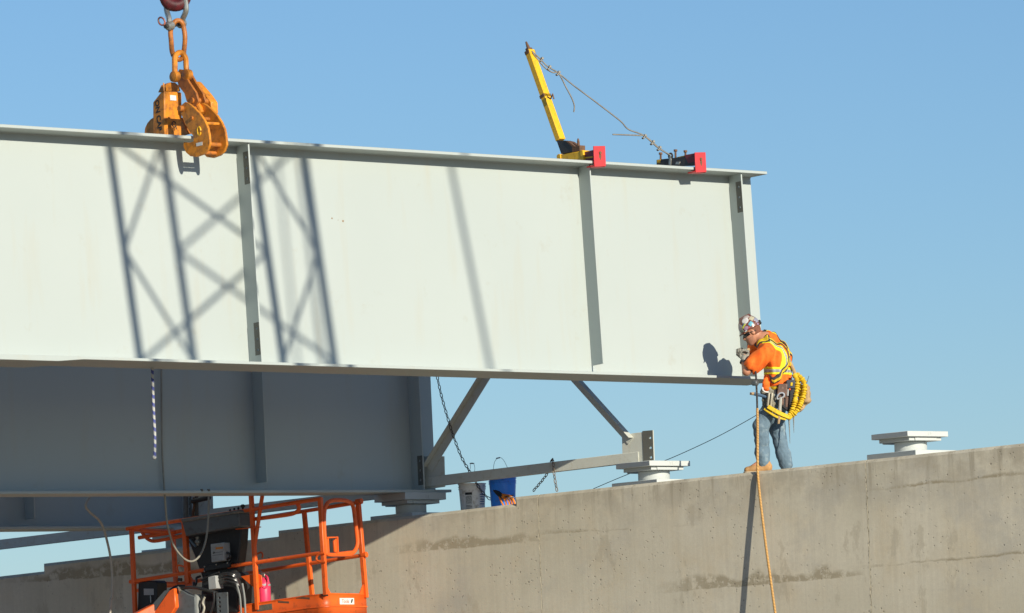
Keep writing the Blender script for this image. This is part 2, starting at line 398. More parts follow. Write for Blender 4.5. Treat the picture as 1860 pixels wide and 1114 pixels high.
# ================================================================== girders
SKEW = .20                               # the girders meet the wall at a slight skew
def girder_matrix(o, gr, k):
    yg = V(math.sin(SKEW), math.cos(SKEW), 0); n = V(math.cos(SKEW), -math.sin(SKEW), 0); up = -yg*math.sin(gr)+V(0, 0, math.cos(gr))
    n2 = n*math.cos(k)-up*math.sin(k); up2 = n*math.sin(k)+up*math.cos(k); yv = up2.cross(n2)
    return Matrix(((n2.x, yv.x, up2.x, o[0]), (n2.y, yv.y, up2.y, o[1]), (n2.z, yv.z, up2.z, o[2]), (0, 0, 0, 1)))
def girder(name, label, gm, length, stiff, brg, front):
    """local axes: x across, y along (end at 0, body to -y), z up from the top of the bottom flange"""
    t = thing(name, label, 'girder', gm.to_translation(), gm.to_3x3(), 'steel plate girders of the bridge')
    M = WM[t.name]; H, HF = 2.385, .286
    MB().box((-.01, -length, 0), (.01, -.004, H), M).build('web', GP, t)
    MB().box((-HF, -length, H), (HF, 0, H+.034), M).build('top_flange', GP, t, bevel=.004)
    if front:
        # bottom flange is spliced to a thicker plate well out in the span
        pr = [(-length, 0), (0, 0), (0, -.030), (-10.50, -.030), (-10.85, -.056), (-length, -.056)]
    else:
        pr = [(-length, 0), (0, 0), (0, -.032), (-length, -.032)]
    MB().prism([M @ V(-HF, y, z) for y, z in pr], M.to_3x3() @ V(2*HF, 0, 0)).build('bottom_flange', GP, t, bevel=.003)
    # weld fillets along the web
    mb = MB()
    for z, s in ((0, 1), (H, -1)):
        for sx in (1, -1):
            mb.prism([M @ V(sx*.0101, -length, z+s*.0002), M @ V(sx*.021, -length, z+s*.0002), M @ V(sx*.0101, -length, z+s*.011)], M.to_3x3() @ V(0, length-.004, 0))
    mb.build('weld_bead', GP, t, smooth=0)
    r3 = M.to_3x3(); X, Y, Z = r3 @ V(1, 0, 0), r3 @ V(0, 1, 0), r3 @ V(0, 0, 1)
    SA = .13; XS = X*math.cos(SA)-Y*math.sin(SA)      # stiffeners turned a few degrees off square so sunlight only grazes their faces
    YS_ = Y*math.cos(SA)+X*math.sin(SA)
    for a, z0, kind in stiff:
        for sx in (1, -1):
            th = .018
            wd = .215 if kind == 'plain' else .235
            o = M @ V(sx*.0105, -a, z0); h = H-.0005-z0
            holes = []
            if kind == 'plate':
                holes = [(wd-.05, .145), (wd-.05, .262), (wd-.05, .378), (wd-.05, h-.378), (wd-.05, h-.262), (wd-.05, h-.145)]
            elif kind == 'end':
                holes = [(wd-.055, .12), (wd-.055, .235), (wd-.055, .35), (wd-.055, h-.39), (wd-.055, h-.27), (wd-.055, h-.15)]
            if holes:
                MB().holed(o, XS*sx, Z, wd, h, YS_, th, holes, .016).build('stiffener', GP, t, smooth=0)
                if sx > 0:
                    hh = .36 if kind == 'plate' else .30
                    for zz, hs in ((holes[0][1]-.06, holes[:3]), (holes[3][1]-.06, holes[3:])):
                        pw = .104
                        MB().holed(M @ V(.0105, -a, z0+zz)+XS*(wd-pw)-YS_*.0035, XS, Z, pw-.001, hs[2][1]-hs[0][1]+.12, YS_, .003,
                                   [(u-(wd-pw), v-zz) for u, v in hs], .016).build('bare_patch', FAY, t, smooth=0)
            else:
                o = M @ V(sx*.0105, -a, z0)
                MB().prism([o, o+XS*(sx*wd), o+XS*(sx*wd)+Z*h, o+Z*h], YS_*th).build('stiffener', GP, t, bevel=.002)
    return t
GF = girder_matrix((1.0, 1.509, 1.144), .0025, -.0417)
front = girder('hanging_girder', 'sunlit pale grey girder hanging from the orange lifting clamp', GF, 30., [(.371, .0005, 'end'), (2.807, .105, 'plain'), (7.959, .0005, 'plate'), (13.1, .105, 'plain'), (18.25, .0005, 'plate')], None, True)
front.name = 'bridge_girder'
GR = girder_matrix((-3.418, 1.008, .108), .0137, 0)
rear = girder('bridge_girder', 'shaded girder already set on the wall behind the orange basket', GR, 30., [(.381, .0005, 'end'), (2.846, .10, 'plain'), (7.96, .0005, 'plate'), (13.1, .1, 'plain')], None, False)
for px in (366.5, 379):
    p = at_plane(px, 892, GR @ V(.279, 0, 0), GR.to_3x3() @ V(1, 0, 0)); MB().cyl(p-V(0, 0, .004), p+V(0, 0, .022), .018, 6).build('bolt', FAY, rear)
G3 = girder_matrix((-6.918, 1.008, -.112), .0137, 0)
copy_tree(rear, G3, 'farthest shaded girder with only its lower edge showing at far left')
WM['front'] = WM[front.name] if front.name in WM else GF
WM[front.name] = GF

# little mud spots thrown on the web
MUD = paint('dried mud', (.28, .2, .12), .9); _n = GF.to_3x3() @ V(1, 0, 0)
for px, py, r in ((602, 397, .011), (622, 402, .014), (613, 400, .005)):
    p = at_plane(px, py, GF.to_translation(), _n)+_n*.0098
    MB().lathe(p, _n, [(r, 0), (r*.7, .003)], 7).build('mud_spot', MUD, front, smooth=0)

# ================================================================== cross frames
def cross_frame(label):
    Yp = .66
    b = thing('cross_frame', label, 'steel brace', at(785, 868, Y=Yp), None, 'cross frames between the girders')
    A = lambda px, py, y=Yp: at(px, py, Y=y)
    yv = V(0, 1, 0)
    # lower strut: an angle with its upright leg to the camera and flat leg at the bottom going back
    a, c = A(768, 885.6), A(1160, 839); d = (c-a).normalized(); up = V(-d.z, 0, d.x)
    MB().sweep([(0, 0), (.118, 0), (.118, -.011), (.011, -.011), (.011, -.10), (0, -.10)][::-1], a-up*0, c, up, -yv).build('lower_strut', FRAME, b, bevel=.002)
    # diagonals: angles whose outstanding leg comes towards the road
    apex = A(948, 578)
    for (p0, p1, sg) in (((779, 852), (938, 596), 1), ((1147, 800), (958, 590), -1)):
        a, c = A(*p0, Yp+.014), A(*p1, Yp+.014); d = (c-a).normalized(); up = V(-d.z, 0, d.x)
        if up.z < 0: up = -up
        o = up*.045
        MB().sweep([(0, 0), (-.108, 0), (-.108, .010), (-.010, .010), (-.010, .10), (0, .10)], a+o, c+o, up, -yv).build('diagonal', FRAME, b, bevel=.002)
    # top strut, hidden behind the hanging girder
    a, c = A(768, 606), A(1150, 556); d = (c-a).normalized(); up = V(-d.z, 0, d.x)
    MB().sweep([(0, 0), (.10, 0), (.10, .01), (.01, .01), (.01, .1), (0, .1)], a, c, up, -yv).build('upper_strut', FRAME, b)
    g = [(900, 560), (1000, 548), (1000, 600), (960, 618), (935, 620), (900, 605)]
    MB().prism([A(*q, Yp+.015) for q in g], yv*.012).build('gusset', FRAME, b)
    # gussets
    g = [(768, 829), (806.5, 829), (807.5, 862), (808, 884.5), (768, 890)]
    MB().prism([A(*q, Yp+.015) for q in g], yv*.012).build('gusset', FRAME, b, bevel=.002)
    g = [(1129.5, 795), (1147, 787.5), (1168, 785), (1170, 840), (1131, 846)]
    MB().prism([A(*q, Yp+.015) for q in g], yv*.012).build('gusset', FRAME, b, bevel=.002)
    # end plates with bolt holes
    def endplate(x0, x1, y0, y1, xs, ys, lab, skew=0):
        o = A(x0+(y1-y0)*.045, y1, Yp+.013); U = (A(x1, y0+2, Yp+.013)-A(x1, y0+1, Yp+.013)); Z = -U.normalized()
        Z = V(0, 0, 1); Xv = V(1, 0, 0); w = (A(x1, y1, Yp+.013)-A(x0, y1, Yp+.013)).x; h = (A(x0, y0, Yp+.013)-A(x0, y1, Yp+.013)).z
        hs = [(w*xs, h*k) for k in ys]
        MB().holed(o, Xv, Z, w, h, yv, .015, hs, .015).build('end_plate', FRAME, b, smooth=0)
        MB().holed(o+V(0, -.0035, 0), Xv, Z, w-.003, h, yv, .003, hs, .015).build('bare_patch', FAY, b, smooth=0)
    endplate(1166.5, 1185.5, 783, 837.5, .72, (.1, .42, .75), 'r')
    endplate(751.5, 769.5, 830, 888, .5, (.14, .5, .8), 'l')
    return b
cfr = cross_frame('K shaped steel brace reaching from the set girder to the empty bearing')
DX = Matrix.Translation(V(-3.5, 0, -.193))
copy_tree(cfr, DX @ WM[cfr.name], 'shaded brace glimpsed under the girder behind the black control console')
copy_tree(cfr, DX @ DX @ WM[cfr.name], 'dark brace slanting out below the farthest girder at the left edge')
# ================================================================== girder-local measuring
GI = GF.to_3x3(); GX, GY, GZV = GI @ V(1, 0, 0), GI @ V(0, 1, 0), GI @ V(0, 0, 1); GO = GF.to_translation()
def gy(px, py, y): return at_plane(px, py, GO+GY*y, GY)
def gx(px, py, x): return at_plane(px, py, GO+GX*x, GX)

# ================================================================== lifting clamp on the top flange
YA, YB = -8.82, -8.60
cl = thing('lifting_clamp', 'big orange beam clamp gripping the top flange of the hanging girder', 'lifting clamp', GF @ V(0, -8.7, 2.42), GI)
cheek = [(332, 190), (338, 185.5), (345, 188), (356, 197), (366, 208), (374, 220), (379.5, 233), (382, 247), (383, 262), (379, 273), (371, 281), (358, 285.5), (347, 284), (339, 277), (334.5, 266), (335, 258.5),
         (346, 259.5), (353, 257), (353, 248), (346, 240), (339, 228), (333, 214), (328.5, 203), (328, 196)]
for y in (YA-.015, YB):
    MB().prism([gy(*q, YA) + GY*(y-YA) for q in cheek], GY*.030).build('cheek_plate', ORGC, cl, bevel=.005)
for (q, r, ex) in (((333, 198), .034, .05), ((351, 215), .022, .02), ((371, 262), .026, .0), ((363, 277), .022, .0)):
    a = gy(*q, YA); MB().cyl(a-GY*(ex+.012), a+GY*(YB-YA+.035+ex), r, 16).build('clamp_pin', ORGD, cl, bevel=.004)
a = gy(371, 224, YA); MB().tube([a+GY*.01, a+GY*.2], .018, 8).build('spacer_bar', ORGC, cl)
a = gy(362, 262, YA-.0165); MB().obox(a, GX*.05, GY*.0012, GZV*.018).build('serial_plate', WHITEP, cl)
# weld bead figure on the front cheek
ring = [a+GX*(.012+.026*math.cos(t))+GZV*(.14+.045*math.sin(t))-GY*.001 for t in [k*.35 for k in range(18)]]
MB().tube(ring, .008, 6).build('weld_bead', YEL, cl)
# far jaw, bulging out behind the flange
fj = [(262, 243), (263, 233), (267, 224), (273, 217), (281, 212), (302, 212), (302, 246), (262, 246)]
for k in (0, .22):
    MB().prism([gy(*q, YA) + GY*k for q in fj], GY*.03).build('cheek_plate', ORGC, cl, bevel=.004)
# left leg housing with the capacity lettering
hs = [(277.5, 250), (277.5, 186), (290, 170), (295, 165.5), (298, 166), (299, 250)]
yl = YA-.02
MB().prism([gy(*q, yl) for q in hs], GY*.25).build('leg_housing', ORGC, cl, bevel=.012, segs=2)
ca = gy(298.5, 190, yl); 
cap = [(297, 166), (303, 153), (311, 149.5), (319, 150), (326, 156), (328.5, 166)]
MB().prism([gx(*q, -.20) for q in cap], -GX*.10).build('leg_lug', ORGC, cl, bevel=.008)
lp = gy(287.6, 209.5, yl-.001)
lettering('ON CAP', .090, DARKI, cl, lp, -GZV + GX*.06, GX, depth=.001)
lw = gx(314.5, 178, -.078); hx = (gy(298.5, 178, yl)-GO).dot(GX)
lw = at_plane(314.5, 178, GO+GX*(hx+.0025), GX); MB().obox(lw, GX*.001, GY*.042, GZV*.028).build('sticker', WHITEP, cl)
lq = at_plane(316, 226, GO+GX*(hx+.0025), GX)
MB().tube([lq+GX*.001+GY*(.026*math.cos(t))+GZV*(.03*math.sin(t)) for t in [k*.45 for k in range(14)]]+[lq+GX*.001+GY*.03-GZV*.055], .006, 5).build('painted_mark', DARKI, cl)
MB().tube([gy(298, 167, yl), gy(297, 151, yl)], .008, 6).build('locking_pin', ORGC, cl)
MB().prism([gy(*q, YA+.03) for q in ((330, 216), (336, 234), (341, 243), (329, 246), (329, 225))], GY*.05).build('return_spring', ORGD, cl)
# right leg housing
rh = [(346, 152), (350, 147.5), (354, 149), (374, 172), (383.5, 185.5), (384.5, 207), (371, 202), (362, 186)]
MB().prism([gy(*q, YB+.14) for q in rh], GY*.10).build('leg_housing', ORGC, cl, bevel=.010)
a = gy(373, 186.5, YB+.1385); MB().obox(a, GX*.045, GY*.0012, GZV*.016).build('serial_plate', GREYM, cl)
# pair of scissor arms coming down from the link
arm = [(324, 131), (327, 126), (332, 127), (345, 150), (357, 168), (362, 184), (357, 193), (349, 194), (340, 184), (336, 170), (325, 156), (322.5, 143)]
for k in (-.012, .085):
    MB().prism([gy(*q, YA+.17) + GY*k for q in arm], GY*.028).build('scissor_arm', ORGD, cl, bevel=.004)
a = gy(351, 183, YA+.17); MB().cyl(a-GY*.03, a+GY*.2, .034, 14).build('clamp_pin', ORGD, cl, bevel=.004)
a, b_ = gy(359, 190, YA+.20), gy(367, 206, YB-.03); MB().tube([a, (a+b_)/2, b_], [.03, .034, .026], 10).build('pull_link', ORGC, cl)
# U link
ul = smooth_path([gy(318, 143, -8.80), gy(317.5, 120, -8.80), gy(318, 104, -8.79), gy(324, 96.5, -8.74), gy(331, 97, -8.68), gy(337, 106, -8.64), gy(338, 120, -8.63), gy(339.5, 140, -8.63)], 4)
MB().tube(ul, .031, 10).build('connecting_link', ORGC, cl)
for q, y in (((318, 139.5), -8.80), ((340.5, 136), -8.63)):
    a = gy(*q, y); MB().lathe(a, GY, [(.034, -.04), (.058, -.032), (.062, 0), (.058, .032), (.034, .04)], 16).build('link_eye', ORGC, cl)
# long master link
ml = smooth_path([gy(310, 55, -8.77), gy(311, 75, -8.77), gy(312.5, 93, -8.76), gy(317, 104, -8.73), gy(325, 108.5, -8.69), gy(332, 104, -8.66), gy(334.5, 90, -8.645), gy(336, 68, -8.645), gy(333.5, 50, -8.645), gy(330, 41, -8.67), gy(324, 37.5, -8.70), gy(316.5, 41, -8.75)], 4, True)
MB().tube(ml, .027, 10, closed=True).build('master_link', ORGD, cl)

# shackle and crane hook
sh = thing('bow_shackle', 'galvanised bow shackle joining the red hook to the orange link', 'shackle', gy(318, 47, -8.71), GI)
bow = smooth_path([gy(307.5, 46, -8.80), gy(307, 34, -8.79), gy(303, 20, -8.78), gy(302.5, 6, -8.77), gy(308, -8, -8.75), gy(320, -15, -8.70), gy(333, -7, -8.65), gy(337.5, 8, -8.63), gy(337.5, 21, -8.63), gy(332.5, 33, -8.62), gy(330, 42, -8.61)], 4)
MB().tube(bow, .030, 10).build('bow', STEEL, sh)
for q, y in (((308.5, 47), -8.80), ((329.5, 43), -8.61)):
    a = gy(*q, y); MB().lathe(a, (gy(329.5, 43, -8.61)-gy(308.5, 47, -8.80)), [(.03, -.045), (.05, -.03), (.05, .03), (.03, .045)], 14).build('shackle_eye', STEEL, sh)
MB().tube([gy(300, 48.5, -8.87), gy(334, 42, -8.57)], .024, 10).build('pin', DSTEEL, sh)
rg = [gy(293.5+6*math.cos(t), 39+7*math.sin(t)+2*math.cos(t), -8.88) for t in [k*math.pi/6 for k in range(12)]]
MB().tube(rg, .010, 7, closed=True).build('pin_handle', paint('scuffed red steel', (.45, .12, .07), .5, .3, (.4, .38, .34), .4, 20), sh)
hk = thing('crane_hook', 'red crane hook at the very top of the photo holding the shackle', 'crane hook', gy(320, -10, -8.70), GI)
HR = paint('greasy red hook', (.15, .016, .022), .5, .3, (.025, .016, .016), .7, 7)
hp = smooth_path([gy(297, -12, -8.86), gy(299, -2, -8.83), gy(307, 7, -8.77), gy(319, 10, -8.70), gy(330, 6, -8.64), gy(336, -5, -8.60), gy(334, -20, -8.61), gy(322, -32, -8.68), gy(318, -48, -8.70), gy(317, -75, -8.70)], 4)
MB().tube(hp, [.04+.028*math.sin(min(1, k/10)*math.pi/2) for k in range(len(hp))], 12).build('hook_body', HR, hk)
top = gy(317, -75, -8.70)
MB().lathe(top, (0, 0, 1), [(.05, 0), (.12, .02), (.12, .16), (.06, .2)], 18).build('swivel', HR, hk)
MB().obox(top+V(0, 0, .75), V(.09, 0, 0), V(0, .26, 0), V(0, 0, .5)).build('hook_block', YEL, hk, bevel=.03)
MB().cyl(top+V(-.12, 0, .8), top+V(.12, 0, .8), .2, 24).build('sheave', DSTEEL, hk)

# ================================================================== crane boom that throws the lattice shadow (stands right of the frame)
crn = thing('crawler_crane', 'tall lattice boom crawler crane standing to the right of the bridge', 'crane', (14, -10, GZ))
LV = V(-1, SQ, -SD)
def webp(px, py): return gx(px, py, .012)
def boom_line(top, bot, tl, th): return webp(*bot)-LV*tl, webp(*top)-LV*th
A1, B1 = boom_line((204, 300), (253, 640), 15.5, 15.15)
best = None
A2s, A3s = webp(350, 640), webp(512, 640)
for i in range(-60, 61):
    o1 = A2s-webp(253, 640)-LV*(i*.05)
    for j in range(-60, 61):
        o2 = A3s-webp(253, 640)-LV*(j*.05)
        c = (o1.length-o2.length)**2+o1.dot(o2)**2/(o1.length*o2.length)
        if best is None or c < best[0]: best = (c, o1, o2)
O1, O2 = best[1], best[2]
BD = (B1-A1); BD = BD/BD.z
def bp(i, z):
    b = A1 + (O1 if i & 1 else V(0, 0, 0)) + (O2 if i & 2 else V(0, 0, 0))
    return b + BD*(z-A1.z)
ZB, ZT = GZ+2.6, 44.
for i in range(4):
    MB().cyl(bp(i, ZB), bp(i, ZT), .056, 10).build('boom_chord', ORGD, crn)
mb = MB(); st = 1.12; z = ZB; k = 0
while z < ZT-st:
    for a, b_, ph in ((0, 1, 0), (2, 3, 1), (0, 2, 1), (1, 3, 0)):
        p, q = (a, b_) if (k+ph) % 2 == 0 else (b_, a)
        s1 = 1.0 if (a, b_) in ((0, 1), (2, 3)) else 1.0
        mb.cyl(bp(p, z), bp(q, z+st*s1), .027, 7)
    z += st; k += 1
tag(mb.build('boom_lacing', ORGD, crn), kind='stuff')
for (t_, b_, tt, r) in (((821, 310), (889, 660), 24, .036), ((505, 300), (541, 660), 27, .022), ((545, 300), (586, 660), 26, .032)):
    a, c = boom_line(t_, b_, tt, tt-.4); d = (c-a)/(c-a).z
    MB().cyl(a+d*(GZ+3-a.z), a+d*(48-a.z), r, 8).build('pendant_line', DSTEEL, crn)
tp = (bp(0, ZT)+bp(3, ZT))/2
for s_ in (-.12, .12): MB().cyl(top+V(s_, 0, 1.2), tp+V(s_, 0, 0), .014, 6).build('hoist_line', DSTEEL, crn)
ft = (bp(0, ZB)+bp(3, ZB))/2
MB().obox(ft+V(2.2, 0, -.2), V(3.4, 0, 0), V(0, 1.5, 0), V(0, 0, .9)).build('machine_house', ORG, crn, bevel=.12)
MB().obox(ft+V(-1.0, -2.3, .1), V(.9, 0, 0), V(0, .7, 0), V(0, 0, .95)).build('cab', LGREY, crn, bevel=.1)
for s_ in (-1, 1):
    MB().obox(V(ft.x+1.4, ft.y+s_*2.6, GZ+.65), V(4.2, 0, 0), V(0, .55, 0), V(0, 0, .64)).build('crawler_track', DSTEEL, crn, bevel=.45, segs=4)
MB().obox(V(ft.x+1.4, ft.y, GZ+.95), V(1.6, 0, 0), V(0, 2.2, 0), V(0, 0, .45)).build('car_body', DSTEEL, crn, bevel=.05)

# ================================================================== lifeline stanchion and anchor on the flange
stn = thing('lifeline_stanchion', 'yellow leaning post clamped across the girder top flange with red end plate', 'safety post', GF @ V(0, -2.72, 2.42), GI)
YS = -2.79
MB().prism([gy(*q, YS) for q in ((1016, 281.5), (1056, 274.5), (1057.5, 291), (1016, 291))], GY*.15).build('clamp_bar', YEL, stn, bevel=.006)
MB().prism([gy(*q, YS-.01) for q in ((1010.5, 283), (1013, 280), (1017.5, 280), (1018.5, 290.5), (1011, 291))], GY*.17).build('end_stop', YEL, stn, bevel=.005)
MB().prism([gy(*q, YS-.006) for q in ((1053.5, 273.5), (1058.5, 273), (1060, 291), (1055, 291))], GY*.165).build('collar', YEL, stn, bevel=.004)
MB().prism([gy(*q, YS+.02) for q in ((1058, 277), (1082, 271.5), (1083, 292), (1059, 292))], GY*.11).build('inner_tube', MAROON, stn, bevel=.004)
MB().prism([gy(*q, YS+.018) for q in ((1060, 286), (1076.5, 284), (1076.5, 286.5), (1060, 288.5))], GY*.004).build('paint_scrape', YEL, stn)
def red_plate(par, x0, x1, y0, y1, xg):
    c = [gx(x0, y0, xg), gx(x1-1.0, y0-.3, xg), gx(x1+.6, y1-.6, xg), gx(x0+1.6, y1, xg)]
    MB().prism(c, -GX*.016).build('end_plate', RED, par, bevel=.004)
    lo = (c[2]+c[3])/2
    MB().obox(lo-GX*.075+GZV*.008, GX*.06, GY*.09, GZV*.008).build('claw', RED, par, bevel=.003)
    m = (c[0]+c[1])/2*.66+(c[2]+c[3])/2*.34
    MB().cyl(m-GX*.01, m+GX*.012, .019, 6).build('bolt', RUST, par)
    q = m-GZV*.05+GX*.0006
    MB().prism([q-GY*.018+GZV*.03, q+GY*.02+GZV*.03, q+GY*.014-GZV*.012, q+GY*.003-GZV*.032, q-GY*.014-GZV*.006], GX*.0008).build('rust_run', RUST, par)
red_plate(stn, 1078.5, 1100.5, 265.5, 303, .325)
MB().prism([gy(*q, YS+.03) for q in ((1010, 254.5), (1027.5, 255.5), (1040, 266), (1040, 276.5), (1019, 280))], GY*.09).build('foot_bracket', DSTEEL, stn, bevel=.004)
MB().prism([gy(*q, YS+.02) for q in ((1027, 256), (1031, 257), (1044, 266), (1043, 270))], GY*.11).build('gusset', RUST, stn)
MB().prism([gy(*q, YS+.02) for q in ((1039, 267), (1053, 264), (1053, 275), (1039, 277))], GY*.09).build('pivot_block', RUST, stn, bevel=.004)
a = gy(1051, 266, YS+.06); MB().tube([a, a+GZV*.06, a+GZV*.09], [.017, .015, .008], 8).build('pivot_bolt', RUST, stn)
pb, pt = gy(1018.5, 255, YS+.075), gy(961.5, 92, YS+.075); pd = (pt-pb).normalized(); pxv = (GX-pd*GX.dot(pd)).normalized()
MB().prism([pb-pxv*.038-GY*.048, pb+pxv*.038-GY*.048, pb+pxv*.038+GY*.048, pb-pxv*.038+GY*.048], pt-pb).build('post', YEL, stn, bevel=.005)
MB().prism([pt-pd*.05-pxv*.036-GY*.056, pt-pd*.05+pxv*.036-GY*.056, pt-pd*.05+pxv*.036+GY*.056, pt-pd*.05-pxv*.036+GY*.056], pd*.045).build('top_collar', RUST, stn, bevel=.004)
MB().prism([pt-pxv*.024-GY*.036, pt+pxv*.024-GY*.036, pt+pxv*.024+GY*.036, pt-pxv*.024+GY*.036], pd*.03).build('top_cap', RUST, stn, bevel=.003)
pe = gy(955.5, 76, YS+.06); MB().tube([pt, (pt+pe)/2, pe], [.024, .019, .010], 8).build('eye_rod', RUST, stn)
pm = pb+(pt-pb)*.49
MB().prism([pm-pd*.02-pxv*.038-GY*.058, pm-pd*.02+pxv*.038-GY*.058, pm-pd*.02+pxv*.038+GY*.058, pm-pd*.02-pxv*.038+GY*.058], pd*.035).build('clip_band', RUST, stn)
MB().tube([gy(994, 176, YS+.02), gy(1000, 180, YS+.0), gy(1004, 171, YS), gy(1006, 180, YS)], .009, 6).build('clip_hook', RUST, stn)

anc = thing('lifeline_anchor', 'dark bolted clamp with red end plate nearest the girder end', 'beam clamp', GF @ V(0, -1.1, 2.42), GI)
YN = -1.19
MB().prism([gy(*q, YN) for q in ((1192, 290.5), (1240, 285), (1263, 279.5), (1264, 298), (1246, 301), (1192, 302))], GY*.12).build('clamp_bar', DSTEEL, anc, bevel=.005)
MB().prism([gy(*q, YN+.02) for q in ((1230, 285.5), (1262, 278.5), (1263, 283), (1232, 290))], GY*.10).build('paint_patch', YEL, anc)
MB().prism([gy(*q, YN-.003) for q in ((1193, 291), (1199, 289.5), (1199, 296), (1193.5, 297))], GY*.06).build('paint_patch', YEL, anc)
MB().prism([gy(*q, YN-.003) for q in ((1243, 282), (1262, 278.5), (1263, 294), (1250, 297))], GY*.11).build('inner_tube', MAROON, anc)
red_plate(anc, 1262.5, 1283, 277, 313.5, .325)
for px, y0, y1 in ((1200, 279, 294), (1227, 273.5, 297), (1245, 275, 286)):
    a, c = gy(px+.3, y1, YN+.02), gy(px, y0+2, YN+.02); u = (c-a).normalized()
    MB().cyl(a, c, .012, 8).build('bolt_shank', RUST, anc)
    MB().cyl(c, c+u*.024, .024, 6)  .build('bolt_head', RUST, anc, bevel=.002)
MB().prism([gy(*q, YN-.012) for q in ((1215, 284), (1219, 284), (1218, 300), (1214, 300))], GY*.02).build('shackle_leg', STEEL, anc, bevel=.003)
MB().prism([gy(*q, YN-.012) for q in ((1228, 294), (1235, 294), (1233, 299), (1226, 299))], GY*.03).build('nut', STEEL, anc, bevel=.003)
a = gy(1218, 283.5, YN); MB().tube([a+GX*(.03*math.cos(t))+GZV*(.03*math.sin(t)) for t in [k*.5236 for k in range(12)]], .011, 7, closed=True).build('eye_ring', DSTEEL, anc)

wt, we = gy(966, 93, YS+.06), gy(1219, 283, YN)
wn = (we-wt).cross(V(0, 0, 1)).normalized()
wq = lambda px, py, k=0: at_plane(px, py, wt, wn)+wn*k
CLIP = paint('dull zinc clip', (.26, .25, .22), .6, .2, (.15, .1, .07), .3, 30, metal=.2)
wr = thing('wire_rope', 'slack steel wire rope running from the yellow post to the far clamp', 'wire rope', wt)
WIRE = paint('weathered wire rope', (.20, .185, .16), .6, .3, (.12, .08, .05), .3, 30, metal=.3)
main = smooth_path([wq(*q) for q in ((966, 93), (978, 104), (995, 121), (1013, 132), (1040, 154), (1080, 184), (1118, 213), (1130, 223), (1142, 235.5), (1170, 246.5), (1195, 267), (1218, 284))], 5)
MB().tube(main, .0085, 6).build('rope', WIRE, wr)
t1 = smooth_path([wq(*q, .012) for q in ((967, 96), (974, 106), (990, 124), (1003, 132), (1014, 134), (1028, 160), (1038, 179), (1042.5, 193), (1041.5, 204))], 5)
MB().tube(t1, .0085, 6).build('tail', WIRE, wr)
t2 = smooth_path([wq(*q, .012) for q in ((1217, 282), (1196, 270), (1171, 248.5), (1160, 246.5), (1135, 245.5), (1112, 244.7))], 5)
MB().tube(t2, .0085, 6).build('tail', WIRE, wr)
for px, py in ((984, 107), (998, 122), (1014.5, 132), (1171, 247), (1186, 258), (1198, 268.5)):
    p = wq(px, py, .006); u = (wq(px+8, py+7)-wq(px, py)).normalized(); v = u.cross(wn).normalized()
    c = MB().obox(p-v*.004, u*.014, v*.012, wn*.024).build('rope_clip', CLIP, wr, bevel=.003)
    mb = MB().tube([p+wn*.016-v*.01, p+wn*.016+v*.045], .006, 6)
    MB().tube([p+wn*.016-v*.01, p+wn*.016+v*.045], .0065, 6).build('clip_leg', CLIP, c)
    MB().tube([p-wn*.016-v*.01, p-wn*.016+v*.045], .0065, 6).build('clip_leg', CLIP, c)
    MB().cyl(p+wn*.016+v*.030, p+wn*.016+v*.042, .013, 6).build('clip_nut', CLIP, c)
    MB().cyl(p-wn*.016+v*.030, p-wn*.016+v*.042, .013, 6).build('clip_nut', CLIP, c)

# ================================================================== chains, ropes and hoses
def link_mesh(L=.060, w=.038, r=.0052):
    h, c = w/2-r, L/2-w/2; pts = []
    for k in range(7): a = math.pi*k/6; pts.append(V(c+h*math.sin(a), h*math.cos(a), 0))
    for k in range(7): a = math.pi*k/6; pts.append(V(-c-h*math.sin(a), -h*math.cos(a), 0))
    return MB().tube(pts, r, 5, closed=True, up=(0, 0, 1)).mesh('chain_link')
def chain(label, pts, mat, pitch=.046, group=None):
    path = smooth_path(pts, 30); t = thing('chain', label, 'chain', pts[0], None, group)
    me = link_mesh(); me.materials.append(mat); acc = 0; last = path[0]; i = 0; prev = path[0]
    for p in path[1:]:
        seg = (p-prev).length; acc += seg
        if acc >= pitch:
            d = (p-last).normalized(); c = (p+last)/2
            u = d.cross(V(.6, -.8, .1)).normalized(); w = d.cross(u)
            if i % 2: u, w = w, -u
            ca, sa = math.cos(.6), math.sin(.6); u, w = u*ca+w*sa, w*ca-u*sa
            o = bpy.data.objects.new('chain_link', me); COL.objects.link(o); o.parent = t
            o.matrix_basis = WM[t.name].inverted() @ Matrix(((d.x, u.x, w.x, c.x), (d.y, u.y, w.y, c.y), (d.z, u.z, w.z, c.z), (0, 0, 0, 1)))
            acc = 0; last = p; i += 1
        prev = p
    return t
CH = paint('dark chain steel', (.075, .075, .072), .45, .25, (.17, .10, .06), .35, 30, metal=.5)
CHR = paint('rusty chain steel', (.20, .14, .09), .6, .3, (.12, .06, .03), .4, 30, metal=.3)
A = lambda px, py, Y: at(px, py, Y=Y)
chain('dark steel chain hanging slack from the girder down past the white bucket',
      [A(791, 668, .50), A(800, 712, .53), A(811, 752, .56), A(822, 788, .575), A(838, 830, .60), A(852, 855, .73), A(862, 872, .80), A(875, 893, .85), A(890, 907, .92), A(908, 917, 1.0)], CH)
chain('rusty chain looped over the brace just left of the empty bearing',
      [A(1012, 893, .62), A(1008, 872, .60), A(1005.5, 852, .60), A(1004.5, 838, .61), A(1003, 834.5, .70), A(1001, 840, .79), A(999, 852, .80), A(991, 865, .82), A(980, 879, .86), A(966, 895, .9)], CHR)

def rope_tube(name, label, cat, pts, r, m, n=8, seg=8):
    p = smooth_path(pts, n); return tag(MB().tube(p, r, seg).build(name, m, origin=pts[-1]), label, cat)
